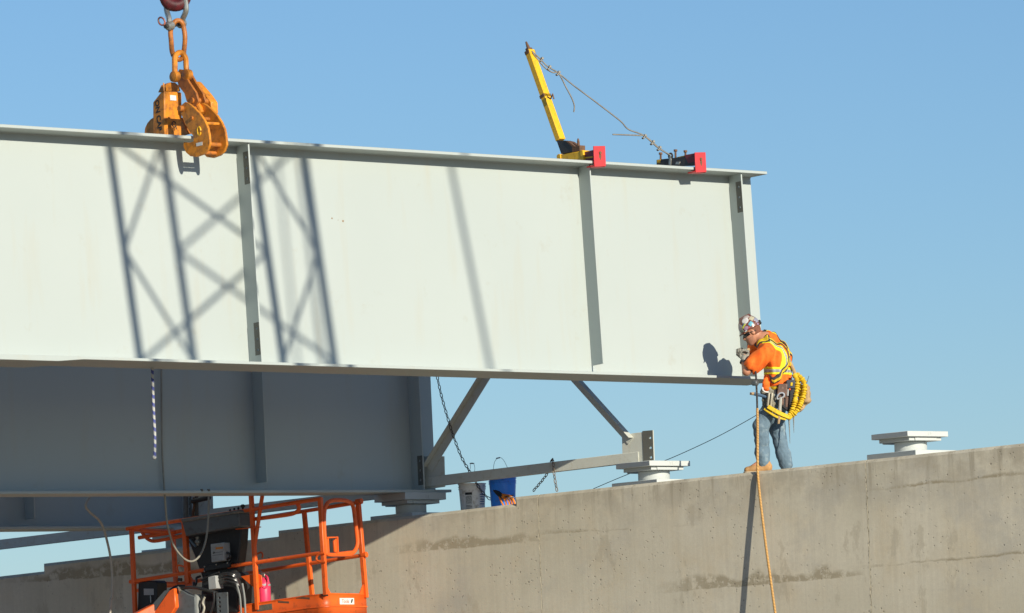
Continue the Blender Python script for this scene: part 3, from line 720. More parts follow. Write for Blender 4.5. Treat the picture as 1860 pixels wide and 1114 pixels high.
# two-tone hanging rope: white with a blue spiral
def rope_mat(name, c1, c2, pitch, frac=.5, tilt=1):
    m, nt, b = new_mat(name); c = coords(nt); sep = N(nt, 'SeparateXYZ'); nt.links.new(c, sep.inputs[0])
    s = math_n(nt, 'ADD', math_n(nt, 'MULTIPLY', sep.outputs[2], 1/pitch), math_n(nt, 'MULTIPLY', sep.outputs[0], tilt/pitch*.9))
    fr = math_n(nt, 'FRACT', s)
    base = mix(nt, ramp(nt, fr, frac-.08, frac+.08), c1, c2)
    base = mix(nt, ramp(nt, noise(nt, c, 40, 3), .3, .7, 0, .3), base, tuple(x*.6 for x in c1))
    nt.links.new(base, b.inputs['Base Color']); b.inputs['Roughness'].default_value = .9
    bump(nt, b, fr, .5, .004); return m
BW = rope_mat('blue and white rope', (.50, .50, .46), (.05, .07, .30), .085, .52)
TANR = rope_mat('tan tag line', (.62, .36, .12), (.42, .22, .07), .03, .6)
r1 = rope_tube('hanging_rope', 'blue and white rope end hanging below the sunlit girder', 'rope', [gx(276.5, 668, -.2), gx(277.5, 700, -.2), gx(279, 745, -.2), gx(281.2, 790, -.2), gx(281, 825, -.2), gx(279.5, 834, -.2)], .0155, BW)
MB().sphere(gx(280.3, 831, -.2), .024, 8).build('rope_knot', BW, r1)
XH = -4.22
rope_tube('air_hose', 'thin grey hose dropping from the girder and looping up beside the console', 'hose',
          [at(293, 660, X=XH), at(293.5, 760, X=XH), at(294.5, 820, X=XH), at(298, 880, X=XH), at(303, 945, X=XH), at(307, 965, X=XH-.05), at(314, 988, X=XH-.1), at(327, 1008, X=XH-.15), at(343, 1019.5, X=XH-.2), at(357, 1016, X=XH-.25), at(368, 1000, X=XH-.3), at(375, 975, X=XH-.35), at(378, 945, X=XH-.4), at(379, 915, X=XH-.45), at(379, 893, X=XH-.5)],
          .0115, paint('grey hose', (.30, .285, .24), .55, .12, (.2, .18, .15), .2))
rope_tube('cable', 'grey cable curling out from under the shaded girder at lower left', 'cable',
          [*[at(px, py, X=-6.05) for px, py in ((163, 903), (155.5, 918), (163, 930), (178, 943), (187, 957), (195, 985), (201, 1015), (204, 1050), (203.5, 1085), (200, 1130), (200, 1500))]],
          .0145, paint('tan grey cable', (.45, .42, .35), .55, .12, (.2, .18, .15), .2))
rope_tube('guy_wire', 'thin black line stretched from behind the bearing to the worker', 'cable',
          [at(1078, 888, Y=1.25), at(1140, 862, Y=1.22), at(1215, 834, Y=1.15), at(1290, 800, Y=1.0), at(1345, 771, Y=.85), at(1395, 742, Y=.62)], .0042, BLACK)

# ================================================================== buckets and sling on the wall ledge
def bucket(px, Yb, hgt, m, label, rim_m):
    p0 = at(px, 915, Y=Yb); z = wall_top(p0.x)+.001; c = V(p0.x, Yb, z)
    t = thing('bucket', label, 'bucket', c, None, 'plastic buckets on the wall')
    r0, r1 = .140, .162
    prof = [(r0-.004, 0), (r0, .004), (r1, hgt), (r1-.004, hgt), (r0-.006, .006), (.0, .006)]
    mbk = MB().lathe(c, (0, 0, 1), prof, 36); mbk.build('pail', m, t)
    for k in (0, .035, .060):
        MB().lathe(c, (0, 0, 1), [(r1-.004-k*.06, hgt-.012-k), (r1+.007-k*.06, hgt-.010-k), (r1+.007-k*.06, hgt-k-.001), (r1-.004-k*.06, hgt-k)], 36).build('rim_ring', rim_m, t)
    return t, c, r1
BLUE = paint('blue bucket plastic', (.02, .22, .85), .35, .12, (.05, .08, .16), .2)
WHB = paint('scuffed white bucket plastic', (.84, .82, .77), .45, .1, (.34, .27, .19), .36, 7)
bw, c, r1 = bucket(858.5, .92, .375, WHB, 'white plastic bucket with a black printed label', WHB)
cam_dir = (CPOS-c); cam_dir.z = 0; cam_dir.normalize(); side = V(-cam_dir.y, cam_dir.x, 0)
def on_bucket(c, ang, z, r): d = cam_dir*math.cos(ang)+side*math.sin(ang); return c+d*(r*(.140+.022*z/.375)/.15)+V(0, 0, z)
def wrap(par, c, a0, a1, z0, z1, m, name, off=.0012):
    n = 8; vs = []
    for i in range(n+1):
        for z in (z0, z1):
            d = cam_dir*math.cos(a0+(a1-a0)*i/n)+side*math.sin(a0+(a1-a0)*i/n); r = .140+.022*z/.375+off
            vs.append(c+d*r+V(0, 0, z))
    MB().add(vs, [(2*i, 2*i+1, 2*i+3, 2*i+2) for i in range(n)]).build(name, m, par)
wrap(bw, c, -.62, .02, .05, .27, WHITEP, 'label', .0008)
wrap(bw, c, -.58, -.02, .235, .265, DARKI, 'label_print')
wrap(bw, c, -.55, -.05, .13, .225, paint('label picture', (.22, .22, .21), .7, .9, (.6, .6, .58), .8, 30), 'label_print')
for k in range(4): wrap(bw, c, -.55, -.05-.04*(k % 2), .060+.016*k, .066+.016*k, DARKI, 'label_print')
for k in range(5): wrap(bw, c, .62, 1.15, .12+.028*k, .130+.028*k, paint('blue label print', (.10, .18, .34), .7), 'label_print')
MB().tube(smooth_path([c+V(-.10, -.10, .36), at(853, 855, Y=1.0), at(854.5, 842.5, Y=1.0), at(860.5, 842.5, Y=1.0), at(862, 856, Y=1.0), c+V(.06, -.14, .36)], 5), .0026, 5).build('bail', DSTEEL, bw)
MB().cyl(at(853.6, 842, Y=1.0), at(861, 842.2, Y=1.0), .007, 8).build('grip', LGREY, bw)
bb, c2, r1 = bucket(914, .92, .40, BLUE, 'blue plastic bucket with its wire handle standing up', BLUE)
MB().tube(smooth_path([c2+V(-.155, .02, .36), at(897, 845, Y=1.05), at(901.5, 834.5, Y=1.03), at(907, 831.3, Y=1.03), at(913, 834, Y=1.03), at(919, 844, Y=1.05), c2+V(.16, 0, .36)], 5), .0026, 5).build('bail', DSTEEL, bb)
MB().cyl(at(901.5, 833, Y=1.03), at(908, 831.5, Y=1.03), .008, 8).build('grip', LGREY, bb)
sl = thing('rigging_sling', 'orange rope sling with a black sleeve lying against the blue bucket', 'sling', at(915, 900, Y=.75))
MB().tube(smooth_path([at(898.5, 890, Y=.8), at(905, 896, Y=.78), at(913, 903, Y=.76)], 4), .030, 10).build('sleeve', BLACK, sl)
ORR = paint('orange rope', (.85, .26, .03), .7, .2, (.45, .12, .02), .3, 30)
for k, (e, m_) in enumerate((((914, 918), (910, 910)), ((920, 919), (917, 908)), ((926, 918), (922, 907)), ((930, 914), (925, 903)), ((934, 912), (928, 902)))):
    MB().tube(smooth_path([at(906+k*1.6, 897+k*.4, Y=.77), at(*m_, Y=.74-.01*k), at(*e, Y=.72), at(e[0]+2, e[1]+9, Y=.72)], 5), .013, 7).build('strand', ORR, sl)
MB().tube(smooth_path([at(917, 903, Y=.71), at(925, 901, Y=.70), at(932, 900, Y=.70)], 5), .008, 6).build('whipping', BLACK, sl)
MB().tube(smooth_path([at(922, 907, Y=.70), at(928, 903, Y=.69), at(934, 904, Y=.69)], 5), .006, 6).build('whipping', LGREY, sl)
# ================================================================== boom lift with its basket under the girders
YNR, YFR = -1.36, -.58
XR = at(588, 1000, Y=YNR).x
n_ = lambda px, py, k=0: at(px, py, Y=YNR+k)
f_ = lambda px, py: at(px, py, Y=YFR)
e_ = lambda px, py, k=0: at(px, py, X=XR+k)
lift = thing('boom_lift', 'orange boom lift basket with railings and black control console in front of the wall', 'boom lift', at(450, 1130, Y=-.5))
RR = .0235
def rail(name, pts, r=RR, m=ORG, n=4, seg=8):
    p = smooth_path(pts, n) if len(pts) > 2 else [Vector(q) for q in pts]
    return MB().tube(p, r, seg).build(name, m, lift)
rail('top_rail', [n_(230, 961), n_(583, 906)])
rail('mid_rail', [n_(236, 1057), n_(372, 1035.5)]); rail('mid_rail', [n_(414, 1029.5), n_(587, 1004)])
rail('top_rail', [f_(252, 977), f_(545, 930), f_(656, 912)]); rail('mid_rail', [f_(250, 1073), f_(444, 1042), f_(665, 1008)])
rail('end_rail', [n_(238, 962), f_(318, 966)]); rail('end_rail', [n_(240, 1057), f_(322, 1061)])
def post(a, b, r=.024): return MB().sqt(a, b, r, (0, 1, 0)).build('post', ORG, lift, bevel=.004)
post(n_(239, 962), n_(248, 1165)); post(f_(314, 968), f_(323, 1120)); post(n_(335, 944), n_(342, 1060), .030)
post(n_(456, 897), n_(468, 1108)); post(n_(581.5, 904), n_(591.5, 1081), .025); post(f_(552.5, 930), f_(567, 1084)); post(f_(650, 907), f_(664.5, 1086), .026)
rail('brace', [n_(477, 897), n_(462.5, 992)], .024)
MB().cyl(f_(650, 911.5), f_(657, 910.5), .034, 10).build('rail_cap', ORG, lift)
MB().cyl(f_(658, 1009), f_(666, 1007.5), .034, 10).build('rail_cap', ORG, lift)
# drop bar on the near side and its twin at the left end
rail('drop_bar', [n_(459, 943.5, .05), n_(500, 938.5, .05), n_(527, 934.5, .05), n_(537, 931, .05), n_(543, 925, .05), n_(542, 918, .04), n_(537, 910, .02)], .024)
rail('drop_bar', [f_(256, 963), f_(262, 973), f_(270, 980.5), f_(282, 983), f_(310, 978), f_(334, 973)], .022)
rail('drop_bar', [f_(262, 967), f_(300, 968), f_(334, 965)], .016)
rail('pin', [n_(428, 961.5, -.06), n_(474, 957.5, -.03)], .006)
# swing gate closing the lit end
gl = smooth_path([e_(592, 1000), e_(589.5, 975), e_(588.5, 945), e_(590, 925), e_(595, 914), e_(603, 909.5), e_(615, 908.5), e_(628, 909.5), e_(637, 913.5), e_(642, 922), e_(645, 945), e_(648.5, 975), e_(649, 988), e_(646, 998), e_(640, 1005), e_(632, 1007.5), e_(615, 1008), e_(600, 1008), e_(593, 1006)], 4, True)
MB().tube(gl, .025, 8, closed=True).build('gate', ORG, lift)
MB().tube([e_(610, 1007.5), e_(640, 1004)], .026, 8).build('gate_foot', ORG, lift)
lt = [e_(593, 977), e_(613, 976), e_(614, 1004)]
MB().tube([lt[0], lt[1], lt[2]], .011, 6).build('latch_frame', ORG, lift)
MB().prism([e_(591.5, 977), e_(597.5, 977), e_(599, 1004), e_(593, 1004)], V(-.02, 0, 0)).build('latch_plate', ORG, lift, bevel=.003)
MB().prism([e_(606.5, 983), e_(612, 978), e_(613, 1003), e_(608, 1003)], V(-.02, 0, 0)).build('latch_plate', ORG, lift, bevel=.003)
rail('hook', [n_(590, 1005.5, -.03), n_(581, 1006.5, -.03), n_(576, 1010, -.03), n_(574.5, 1015, -.03), n_(577.5, 1019.5, -.03), n_(583, 1021.5, -.03), n_(591, 1021, -.03)], .013)
rail('hook', [f_(468, 1006), f_(474, 1003.5), f_(477, 1008), f_(476, 1014)], .012)
rail('hook', [n_(336, 1030, -.02), n_(324, 1027, -.02), n_(322, 1033, -.02), n_(324, 1040, -.02)], .012)
# corner gussets at the toe board
MB().prism([e_(593, 1080), e_(593, 1062), e_(602, 1080)], V(-.012, 0, 0)).build('corner_gusset', ORG, lift)
MB().prism([e_(662, 1081), e_(660, 1061), e_(653, 1080)], V(-.012, 0, 0)).build('corner_gusset', ORG, lift)
MB().prism([n_(437, 1047), n_(463, 1043), n_(465, 1071)], V(0, .02, 0)).build('corner_gusset', ORG, lift, bevel=.002)
MB().prism([n_(334, 1046), n_(345, 1046), n_(353, 1058), n_(353, 1070), n_(336, 1070)], V(0, .02, 0)).build('corner_gusset', ORG, lift, bevel=.002)
# toe board running round the rounded corner
pA, pB = n_(300, 1121), n_(560, 1082); zr = e_(600, 1078.5).z; zr2 = e_(670, 1080).z
plan = [(pA.x, YNR, pA.z), ((pA.x+pB.x)/2, YNR, (pA.z+pB.z)/2), (pB.x, YNR, pB.z)]
cr = .12
for k in range(7):
    a = k*math.pi/12; plan.append((XR-cr+cr*math.sin(a), YNR+cr-cr*math.cos(a), pB.z+(zr-pB.z)*k/6))
plan += [(XR, (YNR+YFR)/2+.05, (zr+zr2)/2), (XR, YFR+.02, zr2)]
H_TOE = .245
vs = []; 
for x, y, z in plan: vs += [(x, y, z), (x, y, z-H_TOE)]
tb = MB().add(vs, [(2*i, 2*i+1, 2*i+3, 2*i+2) for i in range(len(plan)-1)]).build('toe_board', ORG, lift)
sm = tb.modifiers.new('thick', 'SOLIDIFY'); sm.thickness = .006; sm.offset = 0
MB().tube([(x, y, z) for x, y, z in plan], .009, 6).build('toe_rim', ORG, lift)
MB().tube([(x+(.006 if y > YNR+.05 else 0), y-(.006 if y < YNR+.05 else 0), z-.145) for x, y, z in plan], .010, 6).build('toe_rim', ORG, lift)
MB().prism([(x, y, z-.215) for x, y, z in plan]+[(XR, YFR, zr2-.215), (pA.x, YFR, pA.z-.215)], (0, 0, -.03)).build('floor', GREYM, lift)
MB().prism([e_(617, 1086.5, .004), e_(643, 1086.5, .004), e_(643.5, 1098, .004), e_(617.5, 1098, .004)], V(-.003, 0, 0)).build('sticker', WHITEP, lift)
c1 = e_(627.5, 1092.5, .0048); lettering('Tools', .062, paint('faded red print', (.52, .30, .24), .7), lift, c1, (0, 1, 0), (0, 0, 1), depth=.0003)
MB().prism([e_(637, 1095.5, .0046), e_(639.5, 1095.5, .0046), e_(641.5, 1088.5, .0046), e_(638.5, 1088.5, .0046)], V(-.0005, 0, 0)).build('sticker_mark', DARKI, lift)
MB().prism([n_(466, 1100.5, -.006), n_(493.5, 1096.5, -.006), n_(494.5, 1107, -.006), n_(467, 1111, -.006)], V(0, .004, 0)).build('rating_plate', paint('dull alloy plate', (.17, .15, .11), .6, .3, (.08, .07, .05), .5, 30), lift)
for q, w in (((550, 1084.5), .10), ((515, 1092), .08), ((590, 1079.5), .05)):
    p = n_(*q, -.0042) if q[0] < 580 else e_(*q, .0042)
    MB().obox(p-V(0, 0, .012), V(w, 0, -w*.1), V(0, .0006, 0), V(0, 0, .011)).build('paint_chip', RUST, lift)

# control console
K = lambda px, py, k: at(px, py, Y=YNR+k)
con = MB().prism([K(*q, -.10) for q in ((329, 947), (434, 931), (436, 957), (337, 975))], V(0, .30, 0)).build('console_tray', GREYM, lift, bevel=.02, segs=2)
MB().prism([K(*q, -.115) for q in ((327.5, 943), (434, 926.5), (434.5, 932), (330, 949.5))], V(0, .33, 0)).build('tray_rim', paint('dusty tray rim', (.15, .15, .14), .6, .2, (.3, .27, .22), .4), lift, bevel=.01)
MB().prism([K(*q, .02) for q in ((337, 973), (438, 955), (436, 990), (428, 1052), (370, 1058), (352, 1008))], V(0, .16, 0)).build('console_body', BLACK, lift, bevel=.02, segs=2)
for px, py, r in ((418, 926.5, .012), (425.5, 924.5, .012), (433, 923, .013)):
    p = K(px, py, .0); MB().lathe(p-V(0, 0, .01), (0, 0, 1), [(r*.6, -.02), (r, 0), (r*1.1, .014), (r*.5, .022)], 10).build('knob', BLACK, lift)
p = K(441, 921, .0); MB().lathe(p, (0, 0, 1), [(.012, -.06), (.013, -.01), (.027, .0), (.028, .02), (.014, .03)], 12).build('joystick', BLACK, lift)
MB().cyl(K(338, 890, .1), K(338, 946, .1), .034, 10).build('console_post', GREYM, lift)
MB().cyl(K(357, 900, .12), K(358, 943, .12), .022, 10).build('console_post', DSTEEL, lift)
MB().tube(smooth_path([K(352, 904, .1), K(353, 918, .1), K(351, 932, .1), K(352, 942, .1)], 4), .018, 8).build('console_post', RUST, lift)
MB().tube([K(350, 911, .08), K(366, 907, .06), K(380, 904, .05)], .030, 10).build('horn', BLACK, lift)
bxm = MB().prism([K(*q, -.10) for q in ((382, 988.5), (406, 985.5), (407, 1018.5), (384, 1022))], V(0, .14, 0)).build('switch_box', LGREY, lift, bevel=.006)
MB().prism([K(*q, -.1025) for q in ((391.5, 994.5), (405, 993), (405.2, 996.8), (391.7, 998.5))], V(0, .002, 0)).build('warning_label', paint('orange warning label', (.60, .20, .03), .6), lift)
for y0 in (1003.5, 1008):
    MB().prism([K(*q, -.1022) for q in ((385.5, y0+1.3), (404.5, y0-1.5), (404.5, y0-.9), (385.5, y0+1.9))], V(0, .001, 0)).build('label_line', DARKI, lift)
MB().tube([K(387, 1003.2, -.1025), K(389.5, 1002.8, -.1025), K(388, 1006.5, -.1025)], .004, 5).build('label_mark', DARKI, lift)
MB().prism([K(*q, -.06) for q in ((369, 1029), (415.5, 1021.5), (416.5, 1030.5), (371, 1038.5))], V(0, .07, 0)).build('rail_clamp', BLACK, lift, bevel=.006)
for px, py in ((371.5, 1029.5), (393, 1026), (413, 1023), (371, 1038)):
    MB().sphere(K(px, py, -.064), .010, 8).build('bolt', STEEL, lift)
MB().lathe(K(359, 983, -.05), (0, 0, 1), [(.016, -.055), (.02, -.03), (.034, -.02), (.034, .0), (.02, .02), (.026, .045), (.018, .055)], 12).build('fitting', paint('brass fitting', (.22, .21, .18), .4, .3, metal=.6), lift)
MB().tube([K(345, 980, -.03), K(350, 987, -.03), K(356, 993, -.03)], .016, 8).build('hose_end', paint('blue sleeve', (.10, .14, .17), .4), lift)
MB().tube(smooth_path([K(409, 1004, -.02), K(416, 1006, -.06), K(418, 1013, -.06), K(412, 1016, -.03)], 4), .016, 8).build('hose', RUBBER, lift)
MB().tube(smooth_path([K(352, 1057, -.04), K(352, 1068, -.04), K(357, 1058, -.04), K(357, 1050, -.04), K(364, 1047, -.04)], 4), .015, 8).build('hose', RUBBER, lift)

# rotator, hoses and jib head below the console
B = lambda px, py, k=-.30: at(px, py, Y=YNR+k)
MB().prism([B(*q, -.05) for q in ((366, 1046), (425, 1038), (432, 1062), (430, 1114), (362, 1114))], V(0, .3, 0)).build('rotator', BLACK, lift, bevel=.03, segs=2)
MB().prism([B(*q, -.26) for q in ((377.5, 1048), (391.5, 1045.5), (393, 1069), (379, 1072))], V(0, .14, 0)).build('valve_box', LGREY, lift, bevel=.006)
for k in range(7):
    r0 = k*3.0
    pts = [B(388+k*.8, 1048+r0*.55, -.16-.02*(k % 3)), B(404, 1042.5+r0*.9, -.2), B(418, 1042+r0*1.0, -.2-.015*(k % 2)), B(428+k*1.2, 1048+r0*1.1, -.16), B(433+k*1.3, 1062+r0*1.6, -.1), B(435+k*1.2, 1085+r0, -.05)]
    MB().tube(smooth_path(pts, 5), .0165, 8).build('hose', RUBBER, lift)
for k, q in enumerate((((368, 1058), (386, 1050), (402, 1047)), ((365, 1054), (380, 1047), (398, 1040)), ((430, 1062), (436, 1085), (438, 1120)), ((440, 1060), (444, 1085), (446, 1120)))):
    MB().tube(smooth_path([B(*p, -.2) for p in q], 5), .012, 8).build('hose', RUBBER if k < 2 else paint('grey hose cover', (.22, .23, .22), .35), lift)
MB().prism([B(*q, -.36) for q in ((317, 1067.5), (322, 1066.5), (341, 1079), (354, 1083.5), (355, 1130), (318, 1130))], V(0, .10, 0)).build('jib_link', GREYM, lift, bevel=.01, segs=2)
MB().prism([B(*q, -.42) for q in ((262, 1138), (307, 1073), (316.5, 1068.5), (319, 1103), (296, 1138))], V(0, .22, 0)).build('jib_arm', ORG, lift, bevel=.008)
MB().prism([B(*q, -.425) for q in ((253, 1138), (277, 1098), (299, 1073), (306, 1072), (262, 1138))], V(0, .16, 0)).build('jib_side', GREYM, lift)
MB().cyl(B(358, 1080, -.30), B(359, 1135, -.30), .042, 14).build('jib_cylinder', paint('satin grey cylinder', (.24, .25, .24), .3, .1), lift)
MB().cyl(B(370, 1080, -.28), B(371, 1135, -.28), .028, 12).build('jib_cylinder', DSTEEL, lift)
MB().tube(smooth_path([B(372, 1085, -.34), B(368, 1095, -.34), B(371, 1105, -.34), B(366, 1120, -.34), B(364, 1136, -.34)], 5), .013, 8).build('hose', paint('dirty white hose', (.45, .43, .36), .5, .2, (.2, .18, .15), .4, 20), lift)
MB().tube(smooth_path([B(388, 1075, -.34), B(389, 1090, -.34), B(386, 1105, -.34), B(380, 1120, -.34)], 5), .012, 8).build('hose', RUBBER, lift)
o_ = B(394.5, 1130, -.32); w = (B(414, 1130, -.32)-o_).x; h = B(394.5, 1077, -.32).z-o_.z
MB().holed(o_, V(1, 0, 0), V(0, 0, 1), w, h, V(0, 1, 0), .02, [(w*.28, h*k) for k in (.22, .37, .52, .67, .82)], .017).build('hose_bracket', GREYM, lift, smooth=0)
MB().tube([B(323.5, 1066, -.37), B(328, 1074, -.38), B(326, 1077, -.37)], [.008, .018, .006], 8).build('grease_fitting', paint('bright fitting', (.6, .55, .42), .25, .2, metal=.8), lift)
MB().tube(smooth_path([B(320, 1072, -.33), B(345, 1067, -.36), B(370, 1071, -.36), B(395, 1078, -.30)], 5), .02, 8).build('hose', RUBBER, lift)
for k in range(3):
    MB().tube(smooth_path([B(285+4*k, 1115, -.2), B(296+3*k, 1088, -.2), B(312+2*k, 1070-1.5*k, -.2), B(335, 1066-k, -.22)], 5), .014, 8).build('hose', RUBBER, lift)
MB().prism([K(*q, .02) for q in ((251, 1059), (256, 1055.5), (281, 1054.5), (285, 1058), (285, 1130), (249, 1130))], V(0, .2, 0)).build('manual_box', BLACK, lift, bevel=.012, segs=2)
MB().prism([K(*q, .018) for q in ((261, 1069.5), (279, 1069.5), (279.3, 1081), (261.3, 1081.3))], V(0, .002, 0)).build('sticker', LGREY, lift)
MB().cyl(K(273, 1081, .0), K(274, 1095, .0), .006, 6).build('box_pin', STEEL, lift)
MB().cyl(K(324, 1053, -.02), K(330, 1053, -.02), .02, 8).build('bolt', DSTEEL, lift)
# main boom down to the chassis, below and left of the frame
j0 = B(285, 1112, -.31); j1 = j0+V(-1.6, -2.2, -1.3); j2 = V(j1.x-6.5, j1.y-1.0, GZ+1.6)
MB().sqt(j0, j1, .11, (0, 0, 1)).build('jib_boom', ORG, lift, bevel=.01)
MB().sqt(j1, j2, .17, (0, 0, 1)).build('main_boom', ORG, lift, bevel=.01)
MB().obox(V(j2.x, j2.y, GZ+1.25), V(1.4, 0, 0), V(0, .9, 0), V(0, 0, .55)).build('turntable', ORG, lift, bevel=.08)
MB().obox(V(j2.x, j2.y, GZ+.55), V(1.5, 0, 0), V(0, .8, 0), V(0, 0, .2)).build('chassis', GREYM, lift, bevel=.04)
for sx in (-1, 1):
    for sy in (-1, 1):
        c = V(j2.x+sx*1.2, j2.y+sy*1.0, GZ+.48); MB().lathe(c-V(0, .17, 0), (0, 1, 0), [(.2, 0), (.46, .02), (.48, .1), (.48, .24), (.46, .32), (.2, .34)], 24).build('wheel', RUBBER, lift)

# fire extinguisher strapped to the near post
fe = thing('fire_extinguisher', 'pink red fire extinguisher strapped inside the orange basket', 'fire extinguisher', at(481, 1094, Y=YNR+.09))
PINK = paint('faded red cylinder', (.78, .045, .13), .4, .1, (.5, .05, .1), .15)
c0, c1 = K(480.8, 1096, .12), K(478.8, 1052, .12); u = (c1-c0).normalized(); L = (c1-c0).length
MB().lathe(c0, u, [(.03, 0), (.075, .012), (.078, .03), (.078, L-.06), (.066, L-.025), (.04, L-.004), (.022, L+.02), (.022, L+.035)], 22).build('cylinder', PINK, fe)
MB().lathe(c0+u*(L*.70), u, [(.079, 0), (.0795, .002), (.0795, .022), (.079, .024)], 22).build('strap_band', LGREY, fe)
MB().obox(c1+u*.04, V(.030, 0, 0), V(0, .022, 0), u*.026).build('valve', STEEL, fe, bevel=.004)
a = c1+u*.06
MB().tube([a+V(-.02, 0, 0), a+V(.05, 0, .015), a+V(.085, 0, .008)], .009, 6).build('handle', STEEL, fe)
MB().tube([a+V(-.02, 0, .02), a+V(-.05, 0, .04), a+V(-.085, -.01, .035)], .009, 6).build('lever', STEEL, fe)
MB().tube(smooth_path([a+V(.03, 0, -.02), a+V(.075, -.02, -.05), a+V(.085, -.03, -.11), a+V(.06, -.05, -.17), a+V(.03, -.07, -.14)], 5), .013, 8).build('hose', PINK, fe)
MB().prism([K(463, 1046, .02), K(470, 1043, .02), K(475, 1046, .02), K(475.5, 1066, .02), K(466, 1069, .02)], V(0, .012, 0)).build('bracket', ORG, fe, bevel=.002)
# ================================================================== implicit surfaces for the worker
def surf_net(fn, lo, hi, h):
    lo = np.array(lo, float); hi = np.array(hi, float)
    n = np.ceil((hi-lo)/h).astype(int)+1
    ax = [lo[i]+h*np.arange(n[i]) for i in range(3)]
    G = np.stack(np.meshgrid(*ax, indexing='ij'), -1).reshape(-1, 3).astype(np.float32)
    val = fn(G).reshape(n)
    s = val < 0
    cs = np.zeros(n-1, int)
    for dx in (0, 1):
        for dy in (0, 1):
            for dz in (0, 1):
                cs += s[dx:n[0]-1+dx, dy:n[1]-1+dy, dz:n[2]-1+dz]
    act = (cs > 0) & (cs < 8)
    idx = -np.ones(n-1, int); cells = np.argwhere(act); idx[act] = np.arange(len(cells))
    acc = np.zeros((len(cells), 3)); cnt = np.zeros(len(cells))
    cor = [(a, b, c) for a in (0, 1) for b in (0, 1) for c in (0, 1)]
    for i in range(8):
        for j in range(i+1, 8):
            A_, B_ = np.array(cor[i]), np.array(cor[j])
            if abs(A_-B_).sum() != 1: continue
            va = val[tuple((cells+A_).T)]; vb = val[tuple((cells+B_).T)]
            m = (va < 0) != (vb < 0); t = np.where(m, va/np.where(m, va-vb, 1), 0)
            p = A_+(B_-A_)*t[:, None]; acc += p*m[:, None]; cnt += m
    verts = lo+h*(cells+acc/cnt[:, None])
    quads = []
    for d in range(3):
        e = [0, 0, 0]; e[d] = 1; u, v = [k for k in range(3) if k != d]
        sl0 = [slice(None)]*3; sl1 = [slice(None)]*3
        sl0[d] = slice(0, n[d]-1); sl1[d] = slice(1, n[d])
        ch = s[tuple(sl0)] != s[tuple(sl1)]
        pts = np.argwhere(ch)
        ok = (pts[:, u] > 0) & (pts[:, v] > 0) & (pts[:, u] < n[u]-1) & (pts[:, v] < n[v]-1); pts = pts[ok]
        du = np.zeros(3, int); du[u] = 1; dv = np.zeros(3, int); dv[v] = 1
        q = np.stack([idx[tuple((pts-du-dv).T)], idx[tuple((pts-dv).T)], idx[tuple(pts.T)], idx[tuple((pts-du).T)]], -1)
        quads.append(q)
    return verts, np.concatenate(quads)
def npv(v): return np.array(v[:], np.float32)
def cap(a, b, r1, r2):
    a, b = npv(a), npv(b); ba = b-a; L = float(ba @ ba)+1e-9
    def f(p):
        t = np.clip(((p-a) @ ba)/L, 0, 1); return np.linalg.norm(p-a-t[:, None]*ba, axis=1)-(r1+(r2-r1)*t)
    return f
def ell(c, axes, rad):
    c = npv(c); M = np.stack([npv(a) for a in axes], 1); rad = np.array(rad, np.float32)
    def f(p):
        q = ((p-c) @ M)/rad; k0 = np.linalg.norm(q, axis=1); k1 = np.linalg.norm(q/rad, axis=1)+1e-6
        return k0*(k0-1)/k1
    return f
def rbox(c, axes, half, r):
    c = npv(c); M = np.stack([npv(a) for a in axes], 1); half = np.array(half, np.float32)
    def f(p):
        q = np.abs((p-c) @ M)-half+r; return np.linalg.norm(np.maximum(q, 0), axis=1)+np.minimum(q.max(1), 0)-r
    return f
def union(fs, k=.03):
    def f(p):
        d = fs[0](p)
        for g in fs[1:]:
            e = g(p); h = np.clip(.5+.5*(e-d)/k, 0, 1); d = e+(d-e)*h-k*h*(1-h)
        return d
    return f
def folds(f, amp, w, seed=0):
    rs = np.random.RandomState(seed); D = rs.randn(5, 3).astype(np.float32); D /= np.linalg.norm(D, axis=1)[:, None]; ph = rs.rand(5)*6
    return lambda p: f(p)-amp*sum(np.sin((p @ D[i])*w*(1+.37*i)+ph[i]+1.7*np.sin((p @ D[(i+1) % 5])*w*.6)) for i in range(5))/2.4
def sdf_obj(name, fn, lo, hi, h, m, parent):
    v, q = surf_net(fn, lo, hi, h)
    q = q[(q >= 0).all(1)]
    mb = MB(); mb.v = [tuple(map(float, a)) for a in v]; mb.f = [tuple(map(int, a)) for a in q]
    return mb.build(name, m, parent, smooth=75, weld=False)
def bounds(pts, pad):
    a = np.array([p[:] for p in pts]); return a.min(0)-pad, a.max(0)+pad

# ------------------------------------------------------------------ pose, read from the photograph in the plane the worker faces along
PF = V(-.865, -.50, 0).normalized(); PL = V(.50, -.865, 0).normalized()
PO = at(1400, 850, Y=.49)
def P(px, py, l=0.): return at_plane(px, py, PO+PL*l, PL)
person = thing('person', 'man in orange high visibility shirt and brown hard hat bending to the girder end', 'person', V(PO.x, PO.y, wall_top(PO.x)))
SKIN = paint('tanned skin', (.52, .24, .14), .5, .1, (.42, .14, .08), .3, 14)
SHIRT = paint('orange shirt cloth', (.90, .165, .012), .85, .06, (.82, .07, .010), .35, 9, bmp=.1)
JEAN = paint('faded denim', (.135, .205, .265), .9, .22, (.30, .37, .40), .3, 6, bmp=.15)
LIME = paint('lime yellow tape', (.80, .78, .02), .7, .05)
SILV = paint('grey reflective tape', (.30, .30, .31), .5, .1)
STRAPB = paint('black webbing', (.030, .030, .036), .7, .2, (.10, .09, .09), .3, 20)
STRAPY = paint('yellow webbing', (.74, .50, .014), .7, .15, (.38, .22, .02), .4, 16)
TANB = paint('tan boot leather', (.46, .25, .095), .75, .15, (.25, .14, .07), .35, 16)
LEATH = paint('brown tool leather', (.15, .085, .065), .6, .2, (.28, .18, .13), .35, 18)
